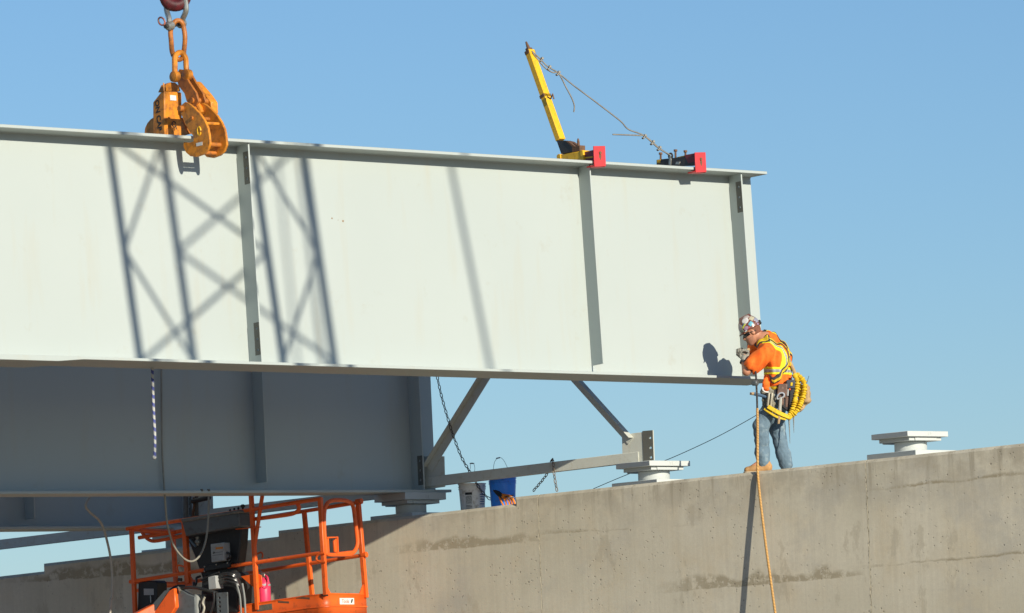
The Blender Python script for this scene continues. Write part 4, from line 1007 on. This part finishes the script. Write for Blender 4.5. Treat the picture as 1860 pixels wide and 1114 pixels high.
GLOVE = paint('grey work glove', (.28, .27, .23), .85, .15, (.12, .11, .09), .35, 20)
CANV = paint('tan canvas', (.44, .30, .16), .85, .12, (.25, .17, .1), .3, 14)

pel = P(1413, 717); nk = P(1390, 618)
TU = (nk-pel).normalized(); TF = V(-.93, -.36, 0); TF = (TF-TU*TF.dot(TU)).normalized(); TL = TU.cross(TF)
shL, shR = P(1392, 640, .185), P(1388, 618, -.18)
elL, wrL, hdL = P(1356, 675, .22), P(1350.5, 657, .13), P(1354.5, 643, .08)
elR, wrR, hdR = P(1366, 643, -.33), P(1353, 650, -.17), P(1348, 645, -.12)
hpL, hpR = P(1405, 727, .085), P(1413, 727, -.085)
knL, knR = P(1382.5, 774, .115), P(1411, 779, -.09)
anL, anR = P(1386, 837, .12), P(1427, 841, -.12)
zL, zR = wall_top(anL.x), wall_top(anR.x)
heL, toL = V(*P(1394, 847, .12)[:2], zL+.035), V(*P(1358, 851, .14)[:2], zL+.035)
heR = V(anR.x, anR.y, zR+.035); toR = heR+V(-.12, .20, 0)
HC = P(1365.5, 604, .0)
HF = V(-.74, -.50, -.42).normalized(); HS = HF.cross(V(0, 0, 1)).normalized(); HU = HS.cross(HF)      # face, right side, crown
hp_ = lambda f, s, u: HC+HF*f+HS*s+HU*u
hax = (HF, HS, HU)
head = [ell(hp_(-.012, 0, .03), hax, (.100, .078, .112)), ell(hp_(.030, 0, -.050), hax, (.064, .060, .078)),
        ell(hp_(.062, 0, -.108), hax, (.030, .034, .028)), ell(hp_(.045, 0, -.06), hax, (.050, .050, .05))]
feat = [cap(hp_(.088, 0, .004), hp_(.112, 0, -.034), .010, .015), cap(hp_(.098, .012, -.04), hp_(.098, -.012, -.04), .011, .011),
        cap(hp_(.080, .03, .022), hp_(.080, -.03, .022), .016, .016), cap(hp_(.082, .02, -.068), hp_(.082, -.02, -.068), .010, .010),
        cap(hp_(.080, .016, -.079), hp_(.080, -.016, -.079), .009, .009)]
ears = [ell(hp_(-.012, s*.078, -.008), hax, (.022, .010, .034)) for s in (1, -1)]
head_f = union([union(head, .03)]+feat+ears, .010)
torso = [ell(pel, (TF, TL, TU), (.120, .165, .13)), ell(P(1413, 690), (TF, TL, TU), (.135, .160, .16)), ell(P(1411, 654), (TF, TL, TU), (.142, .178, .19)),
         cap(shL, shR, .068, .068), cap(P(1404, 628, -.05), P(1394, 620), .085, .065), cap(P(1396, 618, -.08), shR, .075, .07), cap(P(1388, 614, -.02), P(1380, 613, -.14), .070, .060)]
armsf = [cap(shL, elL, .056, .043), cap(elL, wrL, .045, .030), cap(shR, elR, .056, .043), cap(elR, wrR, .045, .030)]
legsf = [cap(hpL, knL, .088, .058), cap(knL, anL, .058, .042), cap(hpR, knR, .088, .058), cap(knR, anR, .058, .042), cap(anL, toL, .035, .03), cap(anR, toR, .035, .03)]
body_f = union([union([union(torso, .06), cap(P(1393, 619), hp_(-.03, 0, -.06), .060, .055)]+armsf+legsf, .03), head_f,
                union([ell((wrL+hdL)/2, (PF, PL, V(0, 0, 1)), (.03, .022, .045)), ell((wrR+hdR)/2, (PF, PL, V(0, 0, 1)), (.03, .022, .04))], .02)], .02)
lo, hi = bounds([HC+V(0, 0, .16), toL, toR, elL, elR, hdL, shL, shR, anR, P(1445, 690)], .15)
sdf_obj('body', body_f, lo, hi, .0085, SKIN, person)

# ------------------------------------------------------------------ clothes
slv = [cap(shL, shL+(elL-shL)*.66, .078, .086), cap(shR, shR+(elR-shR)*.62, .078, .082)]
sleeve_open = [cap(shL+(elL-shL)*.70, shL+(elL-shL)*1.2, .072, .072), cap(shR+(elR-shR)*.66, shR+(elR-shR)*1.2, .072, .072)]
shirt0 = folds(lambda p: union([union([union(torso[1:3], .06)]+torso[3:6], .05)]+slv, .035)(p)-.020, .009, 27, 3)
npel, nTU, nTF, nTL = npv(pel), npv(TU), npv(TF), npv(TL)
def tc(p): q = p-npel; return q @ nTF, q @ nTL, q @ nTU          # torso coordinates: front, left, up
def shirt_f(p):
    d = shirt0(p); a, b, c = tc(p)
    d = np.maximum(d, (.030+.012*np.sin(b*30)-c))                   # hem
    for o in sleeve_open: d = np.maximum(d, -o(p))
    d = np.maximum(d, -cap(P(1388, 616), P(1372, 604), .066, .07)(p))  # neck opening
    return d
tlo, thi = bounds([shL, shR, pel, P(1445, 700), shL+(elL-shL)*.8, shR+(elR-shR)*.8, nk], .17)
sdf_obj('shirt', shirt_f, tlo, thi, .0075, SHIRT, person)
upper = np.float32((P(1400, 632)-pel).dot(TU))
def band(name, m, off, cond, lo=tlo, hi=thi, h=.0065, base=None):
    """strip of cloth lying on the shirt: where cond(front, left, up, p) < 0"""
    base = base or shirt0
    def f(p):
        a, b, c = tc(p); return np.maximum(np.maximum(base(p)-off, -(base(p)-off+.011)), cond(a, b, c, p))
    return sdf_obj(name, f, lo, hi, h, m, person)
sl_far = lambda p: -np.minimum(cap(shL+(elL-shL)*.42, elL, .135, .135)(p), cap(shR+(elR-shR)*.42, elR, .135, .135)(p))
cw = float((P(1405, 674)-pel).dot(TU))
band('hi_vis_tape', LIME, .006, lambda a, b, c, p: np.maximum(np.abs(c-cw-.25*a)-.044, sl_far(p)))
band('reflective_tape', SILV, .009, lambda a, b, c, p: np.maximum(np.abs(c-cw-.25*a)-.019, sl_far(p)))
band('hi_vis_tape', LIME, .006, lambda a, b, c, p: np.maximum(np.maximum(np.abs(np.abs(b)-.118)-.030, np.maximum(cw-c, sl_far(p))), a-.02))
band('reflective_tape', SILV, .009, lambda a, b, c, p: np.maximum(np.maximum(np.abs(np.abs(b)-.116)-.011, np.maximum(cw-c, sl_far(p))), a-.02))
# fall-arrest harness
cD = float((P(1420, 642)-pel).dot(TU))
xs = lambda b, c: np.abs(np.abs(b)-.62*np.abs(c-cD)*np.where(c > cD, .8, 1.0))
band('harness_strap', STRAPB, .013, lambda a, b, c, p: np.maximum(np.maximum(xs(b, c)-.024, a-.02), np.maximum(.06-c, sl_far(p))))
band('harness_strap', STRAPY, .016, lambda a, b, c, p: np.maximum(np.maximum(xs(b, c)-.012, a-.0), np.maximum(.06-c, sl_far(p))))
band('shoulder_pad', STRAPB, .016, lambda a, b, c, p: np.maximum(np.maximum(np.abs(b-.10)-.036, -.075-a), np.maximum(upper-.02-c, a-.09)))
band('harness_strap', STRAPY, .021, lambda a, b, c, p: np.maximum(np.maximum(np.abs(b-.10)-.025, -.06-a), np.maximum(upper-.02-c, a-.085)))
band('harness_strap', STRAPB, .012, lambda a, b, c, p: np.maximum(np.maximum(np.abs(b+.10)-.024, -.02-a), .06-c))
band('waist_belt', STRAPB, .018, lambda a, b, c, p: np.abs(c-.055)-.028)
band('belt_pad', STRAPY, .030, lambda a, b, c, p: np.maximum(np.abs(c-.055-.3*a)-.036, np.maximum(np.abs(a+.03)-.085, .06-b)))
# D-ring and snap hooks between the shoulder blades
dr = person
p0 = P(1429, 643, .05)
for k in range(3):
    c_ = P(1427+2.2*k, 637+7.5*k, .09-.01*k); MB().tube([c_+PF*(.020*math.cos(t))+V(0, 0, .034*math.sin(t))+PL*.008*k for t in [i*math.pi/6 for i in range(12)]], .0075, 6, closed=True).build('snap_hook', paint('brassy hook', (.42, .30, .10), .35, .2, metal=.7) if k == 0 else LEATH if k == 1 else STEEL, person)
    MB().obox(P(1431+2*k, 646+8*k, .07), PF*.014, PL*.016, V(0, 0, .022)).build('hook_gate', STRAPY if k != 1 else CANV, person, bevel=.005)
MB().tube(smooth_path([P(1432, 652, .06), P(1438, 664, .06), P(1443, 676, .05), P(1446, 686, .05)], 5), .020, 8).build('lanyard_pack', CANV, person)
# jeans
legj = [ell(pel, (TF, TL, TU), (.128, .172, .13)), cap(hpL, knL, .100, .086), cap(knL, anL, .086, .083), cap(hpR, knR, .100, .086), cap(knR, anR, .084, .084), cap(P(1410, 722, .0), P(1408, 735, .0), .10, .09)]
jean0 = folds(folds(union(legj, .045), .0055, 24, 5), .0018, 70, 8)
hemL, hemR = zL+.055, zR+.035
nL = npv(((knL+anL)/2))
def jean_f(p):
    d = jean0(p)
    nearL = np.linalg.norm(p[:, :2]-npv(anL)[:2], axis=1) < np.linalg.norm(p[:, :2]-npv(anR)[:2], axis=1)
    d = np.maximum(d, np.where(nearL, hemL, hemR)-p[:, 2])
    return np.maximum(d, tc(p)[2]-.075)
jlo, jhi = bounds([pel+V(0, 0, .05), anL, anR, knL, knR, hpL, hpR], .20); jlo[2] = min(zL, zR)
sdf_obj('jeans', jean_f, jlo, jhi, .0078, JEAN, person)
band('belt', STRAPB, .012, lambda a, b, c, p: np.abs(c-.030)-.026, jlo, jhi, .0075, jean0)
for an_, k in ((anL, hemL), (anR, hemR)):
    c_ = V(an_.x, an_.y, k+.014)
    f = lambda p, c_=c_: np.maximum(np.maximum(jean0(p)-.0035, np.abs(p[:, 2]-c_.z)-.013), np.linalg.norm(p[:, :2]-npv(c_)[:2], axis=1)-.14)
    sdf_obj('jeans_hem', f, np.array(c_)-np.array((.16, .16, .03)), np.array(c_)+np.array((.16, .16, .03)), .006, JEAN, person)
# boots
for he, to, an_, z in ((heL, toL, anL, zL), (heR, toR, anR, zR)):
    d = (to-he).normalized(); s_ = V(-d.y, d.x, 0)
    f = union([cap(he+V(0, 0, .02), he+d*.16+V(0, 0, .012), .046, .046), cap(he+d*.14+V(0, 0, .01), to+V(0, 0, .004), .048, .042), cap(he+V(0, 0, .04), V(an_.x, an_.y, z+.17), .052, .055)], .03)
    g = lambda p, f=f, z=z: np.maximum(f(p), z+.022-p[:, 2])
    b0 = bounds([he, to, V(an_.x, an_.y, z+.2)], .08)
    bo = sdf_obj('boot', g, b0[0], b0[1], .006, TANB, person)
    sole = [he-d*.05, to+d*.05]
    pl = []
    for k in range(7): a = math.pi*(k/6)-math.pi/2; pl.append(to+(d*math.cos(a)+s_*math.sin(a))*.050)
    for k in range(7): a = math.pi*(k/6)+math.pi/2; pl.append(he+(d*math.cos(a)+s_*math.sin(a))*.046)
    MB().prism([V(q.x, q.y, z+.001) for q in pl], V(0, 0, .024)).build('boot_sole', paint('pale wedge sole', (.45, .36, .24), .8, .1, (.2, .15, .1), .3), bo, bevel=.004)
# gloves with five separate curled fingers
def glove(wr, hd, cuff_m, flip):
    D = (hd-wr).normalized(); S_ = (PF-D*PF.dot(D)).normalized(); Nn = D.cross(S_)*flip
    pc = wr+D*.055
    fs = [ell(pc, (S_, Nn, D), (.046, .026, .052)), cap(wr, pc, .034, .036)]
    for i, L in enumerate((.040, .046, .043, .034)):
        r0 = pc+D*.040+S_*((1.5-i)*.0215); k1 = r0+D*L*.8+Nn*.012; k2 = k1+D*.004+Nn*.030; k3 = k2-D*.022+Nn*.006
        fs.append(union([cap(r0, k1, .0115, .0108), cap(k1, k2, .0108, .0100), cap(k2, k3, .0100, .0090)], .004))
    t0 = pc-D*.01+S_*.042; t1 = t0+D*.032+S_*.016+Nn*.018; t2 = t1+D*.022-S_*.014+Nn*.022
    fs.append(union([cap(t0, t1, .014, .0125), cap(t1, t2, .0125, .010)], .006))
    b0 = bounds([wr, pc+D*.12, t2, pc+S_*.06, pc-S_*.06], .06)
    g_ = sdf_obj('glove', union(fs, .008), b0[0], b0[1], .0042, GLOVE, person)
    MB().lathe(wr-D*.012, D, [(.036, -.016), (.041, -.012), (.040, .014), (.036, .018)], 14).build('glove_cuff', cuff_m, g_)
    return pc, D, S_, Nn
gL = glove(wrL, hdL, STRAPB, 1)
glove(wrR, hdR, STRAPB, -1)

# ------------------------------------------------------------------ hard hat, glasses, hair, stubble
HATM, nt, b = new_mat('brown hard hat with worn stickers'); c = coords(nt)
vo = N(nt, 'TexVoronoi', i_Scale=19.0); nt.links.new(c, vo.inputs['Vector'])
hs_ = N(nt, 'HueSaturation', i_Saturation=.42, i_Value=.62); nt.links.new(vo.outputs['Color'], hs_.inputs['Color'])
mask = math_n(nt, 'MULTIPLY', ramp(nt, noise(nt, c, 6.5, 2), .44, .47), ramp(nt, vo.outputs['Distance'], .30, .38, 1, 0))
base = mix(nt, mask, (.15, .045, .03), hs_.outputs[0]); base = mix(nt, ramp(nt, noise(nt, c, 25, 4), .55, .75, 0, .4), base, (.42, .38, .34))
nt.links.new(base, b.inputs['Base Color']); b.inputs['Roughness'].default_value = .3
hat0 = ell(hp_(-.004, 0, .060), hax, (.128, .113, .148)); nHU, nHC, nHF, nHS = npv(HU), npv(HC), npv(HF), npv(HS)
def hat_f(p):
    q = p-nHC; u, f_, s_ = q @ nHU, q @ nHF, q @ nHS
    d = np.maximum(hat0(p), .038-u)
    brim = np.maximum(np.abs(u-.042+.10*np.maximum(f_, 0))-.006, np.sqrt(((f_-.014)/1.13)**2+s_**2)-.119)
    ridge = cap(hp_(-.06, 0, .190), hp_(.055, 0, .190), .018, .018)(p)
    h = np.clip(.5+.5*(ridge-d)/.02, 0, 1); d = ridge+(d-ridge)*h-.02*h*(1-h)
    return np.maximum(np.minimum(d, brim), -ell(hp_(-.008, 0, .03), hax, (.118, .098, .115))(p))
hat = sdf_obj('hard_hat', hat_f, npv(HC)-.24, npv(HC)+.24, .0065, HATM, person)
def sticker(name, f_, s_, u_, r, col, asp=1., rot=0.):
    c_ = hp_(f_, s_, u_); nn = (c_-hp_(0, 0, .05)).normalized(); t_ = (HF-nn*HF.dot(nn)).normalized(); w_ = nn.cross(t_)
    t2 = t_*math.cos(rot)+w_*math.sin(rot); w2 = nn.cross(t2)
    bx_ = ell(c_, (t2, w2, nn), (r, r/asp, .05)) if asp < 1.15 else rbox(c_, (t2, w2, nn), (r, r/asp, .05), .004)
    c_ = npv(c_)
    fn = lambda p: np.maximum(np.maximum(hat0(p)-.0035, -(hat0(p)+.006)), bx_(p))
    sdf_obj('sticker', fn, c_-.07, c_+.07, .004, paint(name, col, .35, .2, tuple(x*.5 for x in col), .45, 45), hat)
# camera sees the left side of the hat (-HS)
sticker('white sticker print', .01, -.088, .150, .042, (.62, .60, .59), 1.1, .4)
sticker('cream sticker print', -.070, -.070, .140, .034, (.50, .45, .32), 1.4, .9)
sticker('cyan sticker print', -.030, -.108, .088, .028, (.12, .42, .55), 1.25, .5)
sticker('lime sticker print', .052, -.095, .100, .034, (.48, .50, .08), 3.2, .35)
sticker('navy sticker print', .050, -.092, .118, .032, (.06, .09, .16), 3.4, .35)
sticker('violet sticker print', .040, -.103, .062, .030, (.34, .22, .32), 1.05, 0)
sticker('grey sticker print', .098, -.055, .105, .036, (.30, .27, .29), 1.3, .2)
sticker('grey blue sticker print', -.100, -.045, .095, .034, (.30, .31, .40), 1.2, .8)
sticker('green sticker print', .095, -.060, .060, .028, (.16, .20, .16), 1.3, .1)
sticker('pale sticker print', -.025, -.060, .185, .034, (.46, .40, .37), 1.5, .2)
sticker('red sticker print', .015, -.108, .050, .020, (.42, .05, .06), 1.6, .3)
MB().obox(hp_(-.128, 0, .062), HF*.022, HS*.036, HU*.026).build('ratchet_knob', BLACK, hat, bevel=.008)
lens = lambda p: np.maximum(np.maximum(head_f(p)-.007, np.abs((p-nHC) @ nHU-.0)-.021), .030-(p-nHC) @ nHF)
sdf_obj('sunglasses', lens, npv(HC)-.14, npv(HC)+.14, .005, paint('black lens', (.008, .008, .01), .12, 0), person)
for s in (1, -1): MB().tube([hp_(.06, s*.074, .004), hp_(.0, s*.086, .002), hp_(-.05, s*.080, -.008)], .0045, 6).build('glasses_arm', BLACK, person)
beard = lambda p: np.maximum(np.maximum(union(head, .03)(p)-.0035, ((p-nHC) @ nHU)+.045-.25*np.maximum(-((p-nHC) @ nHF)+.03, 0)), .005-(p-nHC) @ nHF)
sdf_obj('stubble', beard, npv(HC)-.15, npv(HC)+.15, .005, paint('short beard', (.36, .165, .10), .8, .2, (.22, .10, .06), .4, 120), person)
hair = lambda p: np.maximum(np.maximum(union(head, .03)(p)-.006, (p-nHC) @ nHF+.015), np.abs((p-nHC) @ nHU-.01)-.055)
sdf_obj('hair', hair, npv(HC)-.15, npv(HC)+.15, .006, paint('cropped brown hair', (.16, .06, .035), .8, .3, (.30, .12, .07), .5, 90), person)

# ------------------------------------------------------------------ belt gear
tb_ = MB().prism([P(*q, .215) for q in ((1414, 697), (1430, 697), (1430, 712), (1427, 724), (1413, 722), (1411, 716))], PL*-.05).build('tool_pouch', LEATH, person, bevel=.01, segs=2)
MB().prism([P(*q, .225) for q in ((1413, 722), (1424, 722), (1423, 736), (1414, 736))], PL*-.04).build('tool_pouch', LEATH, person, bevel=.006)
MB().prism([P(*q, .17) for q in ((1427, 720), (1433, 721), (1431, 740), (1426, 740))], PL*-.04).build('tool_holster', LEATH, person, bevel=.006)
MB().prism([P(*q, .19) for q in ((1434, 706), (1446, 706), (1445, 748), (1432, 746))], PL*-.10).build('tool_pouch', STRAPB, person, bevel=.015, segs=2)
MB().prism([P(*q, .20) for q in ((1428, 690), (1444, 690), (1444, 706), (1428, 706))], PL*-.08).build('tool_pouch', paint('slate belt pad', (.06, .065, .085), .7, .2), person, bevel=.012, segs=2)
MB().prism([P(*q, .202) for q in ((1436.5, 695), (1440, 695), (1439.5, 701), (1436, 701))], PL*.006).build('strap_tab', STRAPY, person)
MB().prism([P(*q, .165) for q in ((1403, 700), (1447, 697), (1446, 745), (1430, 748), (1406, 728))], PL*-.06).build('tool_pouch', STRAPB, person, bevel=.015, segs=2)
# bundle of grey cloth gloves clipped at the front of the belt
gb = [cap(P(1388, 712, .14), P(1391, 742, .14), .045, .035), cap(P(1396, 708, .17), P(1397, 741, .18), .040, .030), cap(P(1403, 712, .17), P(1404, 739, .18), .028, .024)]
blo, bhi = bounds([P(1388, 712, .14), P(1404, 742, .18), P(1391, 742, .14), P(1396, 706, .2)], .09)
gbun = folds(union(gb, .008), .007, 60, 11)
sdf_obj('clipped_gloves', gbun, blo, bhi, .006, paint('grey green cotton', (.27, .255, .20), .9, .3, (.07, .065, .05), .5, 14), person)
for x in (1396, 1401.5): MB().tube(smooth_path([P(x+1, 714, .225), P(x, 724, .235), P(x-1.5, 738, .225)], 4), .012, 7).build('tool_handle', paint('pale steel tool', (.55, .50, .38), .4, .2, metal=.3), person)
# tail of orange cloth
ot = [cap(P(1391, 690, .17), P(1390, 706, .19), .028, .036), cap(P(1394, 695, .17), P(1393, 705, .2), .022, .03)]
olo, ohi = bounds([P(1391, 690, .17), P(1390, 708, .2)], .08)
sdf_obj('shirt_tail', folds(union(ot, .02), .006, 60, 2), olo, ohi, .006, SHIRT, person)
MB().tube(smooth_path([P(1385, 704, .22), P(1386, 709, .23), P(1390, 712, .23), P(1396, 712.5, .22)], 4), .009, 7).build('hook', WHITEP, person)
cr_ = smooth_path([P(1412, 725, .235), P(1413, 718, .24), P(1418, 714, .24), P(1423.5, 715, .24), P(1424, 720, .24), P(1419, 723, .24)], 4, True)
MB().tube(cr_, .0095, 8, closed=True).build('carabiner', paint('pale carabiner', (.55, .58, .62), .3, .1, metal=.4), person)
MB().cyl(P(1431.5, 707, .20), P(1430.5, 719, .20), .012, 8).build('tape_clip', LGREY, person)
MB().sphere(P(1434.5, 707.5, .205), .012, 8).build('orange_button', ORG, person)

bag = thing('bolt_bag', 'tan canvas bolt bag hanging at the back of the worker belt', 'tool bag', P(1462, 725, .02))
bgf = folds(union([rbox(P(1461, 716, .0), (PF, PL, V(0, 0, 1)), (.062, .085, .105), .03), cap(P(1467, 728, -.03), P(1452, 744, .03), .035, .03)], .03), .006, 45, 4)
blo, bhi = bounds([P(1461, 716, 0)], .22); sdf_obj('pouch', bgf, blo, bhi, .0075, CANV, bag)
MB().tube([P(1462, 707, .07), P(1469.5, 683, .05)], .0035, 5).build('antenna', BLACK, bag)
MB().prism([P(*q, .05) for q in ((1453, 691), (1458, 690), (1467, 700), (1461, 703))], PL*-.06).build('flap', paint('slate flap', (.07, .07, .08), .7, .2), bag, bevel=.008)

lan = thing('lanyard', 'yellow bungee lanyard looped in two ribbed strands from the worker harness', 'lanyard', P(1434, 757, .2))
def ribbed(pts, name, r=.028):
    p = smooth_path(pts, 11); MB().tube(p, [r+.0085*math.sin(k*1.9+.8*math.sin(k*.7))+random.uniform(-.006, .006) for k in range(len(p))], 9).build(name, STRAPY, lan)
ribbed([P(1443, 681, .14), P(1448, 693, .17), P(1447.5, 708, .18), P(1445, 722, .19), P(1443, 735, .20), P(1438, 748, .2), P(1433, 757, .2)], 'strand')
ribbed([P(1446, 680, .10), P(1455, 687, .12), P(1461, 697, .14), P(1461, 712, .16), P(1457, 727, .18), P(1452, 739, .2), P(1444, 750, .2), P(1434, 758, .2)], 'strand')
ribbed([P(1449, 690, .08), P(1453, 704, .10), P(1454, 718, .12), P(1450, 733, .15), P(1442, 747, .17), P(1436, 755, .18)], 'strand', .024)
for pts in ([(1434, 758, .22), (1420, 753, .24), (1405, 745, .25), (1395, 739, .24)], [(1428, 762, .22), (1412, 758, .24), (1398, 750, .24), (1388, 743, .22)]):
    q = smooth_path([P(*a) for a in pts], 5); MB().tube(q, .023 if pts[0][0] == 1434 else .013, 4, sq=True).build('webbing', STRAPY, lan, bevel=.004)
MB().obox(P(1433.5, 758, .22), PF*.03, PL*.025, V(.2, 0, 1)*.028).build('end_stop', STRAPY, lan, bevel=.01)
sw1 = thing('spud_wrench', 'long spike of the spud wrench hanging lowest from the tool belt', 'wrench', P(1433, 760, .15))
MB().tube([P(1431, 735, .13), P(1433.5, 764, .14), P(1435, 806, .14)], [.012, .011, .002], 8).build('spike', STEEL, sw1); MB().tube([P(1430, 722, .12), P(1431, 736, .13)], .018, 8).build('grip', DSTEEL, sw1)
sw2 = thing('spud_wrench', 'shorter spike of the spud wrench behind the ribbed lanyard', 'wrench', P(1441, 750, .05))
MB().tube([P(1440, 735, .05), P(1441.5, 755, .05), P(1442, 787, .05)], [.012, .010, .002], 8).build('spike', STEEL, sw2); MB().tube([P(1439, 722, .05), P(1440, 736, .05)], .016, 8).build('grip', DSTEEL, sw2)
sw3 = thing('hand_tool', 'pale ribbed tool shank hanging through the brown leather holster', 'tool', P(1416, 740, .22))
MB().tube([P(1418, 722, .235), P(1416.5, 745, .235)], .019, 8).build('shank', paint('pale tool steel', (.5, .5, .45), .35, .1, metal=.3), sw3)
MB().tube([P(1416.5, 745, .235), P(1415.5, 758, .235), P(1414, 770, .235)], [.022, .020, .012], 8).build('tip', CANV, sw3)
hm = thing('hammer', 'blue handled hammer sticking out forward from the tool belt', 'hammer', P(1374, 716, .2))
MB().tube([P(1362, 715.2, .2), P(1370, 715.6, .2)], [.014, .019], 8).build('handle_end', paint('raw wood end', (.50, .34, .18), .8, .15), hm)
MB().tube([P(1370, 715.6, .2), P(1384, 719, .2), P(1393, 722, .2)], [.020, .018, .016], 8).build('handle', paint('blue grip', (.06, .12, .20), .6, .15), hm)
pin = thing('drift_pin', 'short tan pin gripped in the raised grey glove', 'tool', P(1356, 637, .08))
MB().tube([P(1348, 640, .07), P(1351, 638.5, .07), P(1362, 634.5, .07)], [.013, .017, .017], 10).build('shaft', paint('pale wooden pin', (.58, .40, .19), .7, .15), pin)

# tag line held under the arm and dropping to the road
tl = thing('tag_line', 'tan rope dropping from the worker hand down the wall face', 'rope', at(1376, 852, Y=-.01))
def kY(py): return -.012-.205*max(0, (py-856))/258.
up_ = smooth_path([P(1371, 664, .22), P(1373, 680, .28), P(1374, 700, .30), P(1375, 722, .31), P(1375.5, 744, .32)], 5)
MB().tube(up_, .0115, 8).build('dark_leader', paint('black rope leader', (.03, .028, .03), .8, .3, (.35, .26, .16), .18, 20), tl)
lo_ = [P(1375.5, 742, .32), P(1376, 770, .33), P(1376, 810, .34), at(1376, 838, Y=.05)]+[at(px, py, Y=kY(py)) for px, py in ((1376.5, 862), (1380, 900), (1386, 950), (1393, 1005), (1401, 1062), (1409, 1120), (1420, 1200), (1440, 1340), (1462, 1480))]
MB().tube(smooth_path(lo_, 6), .015, 8).build('rope', TANR, tl)
MB().obox(P(1371.5, 696, .30), V(.036, 0, 0), V(0, .03, 0), V(0, 0, .03)).build('rope_grab', GREYM, tl, bevel=.012)
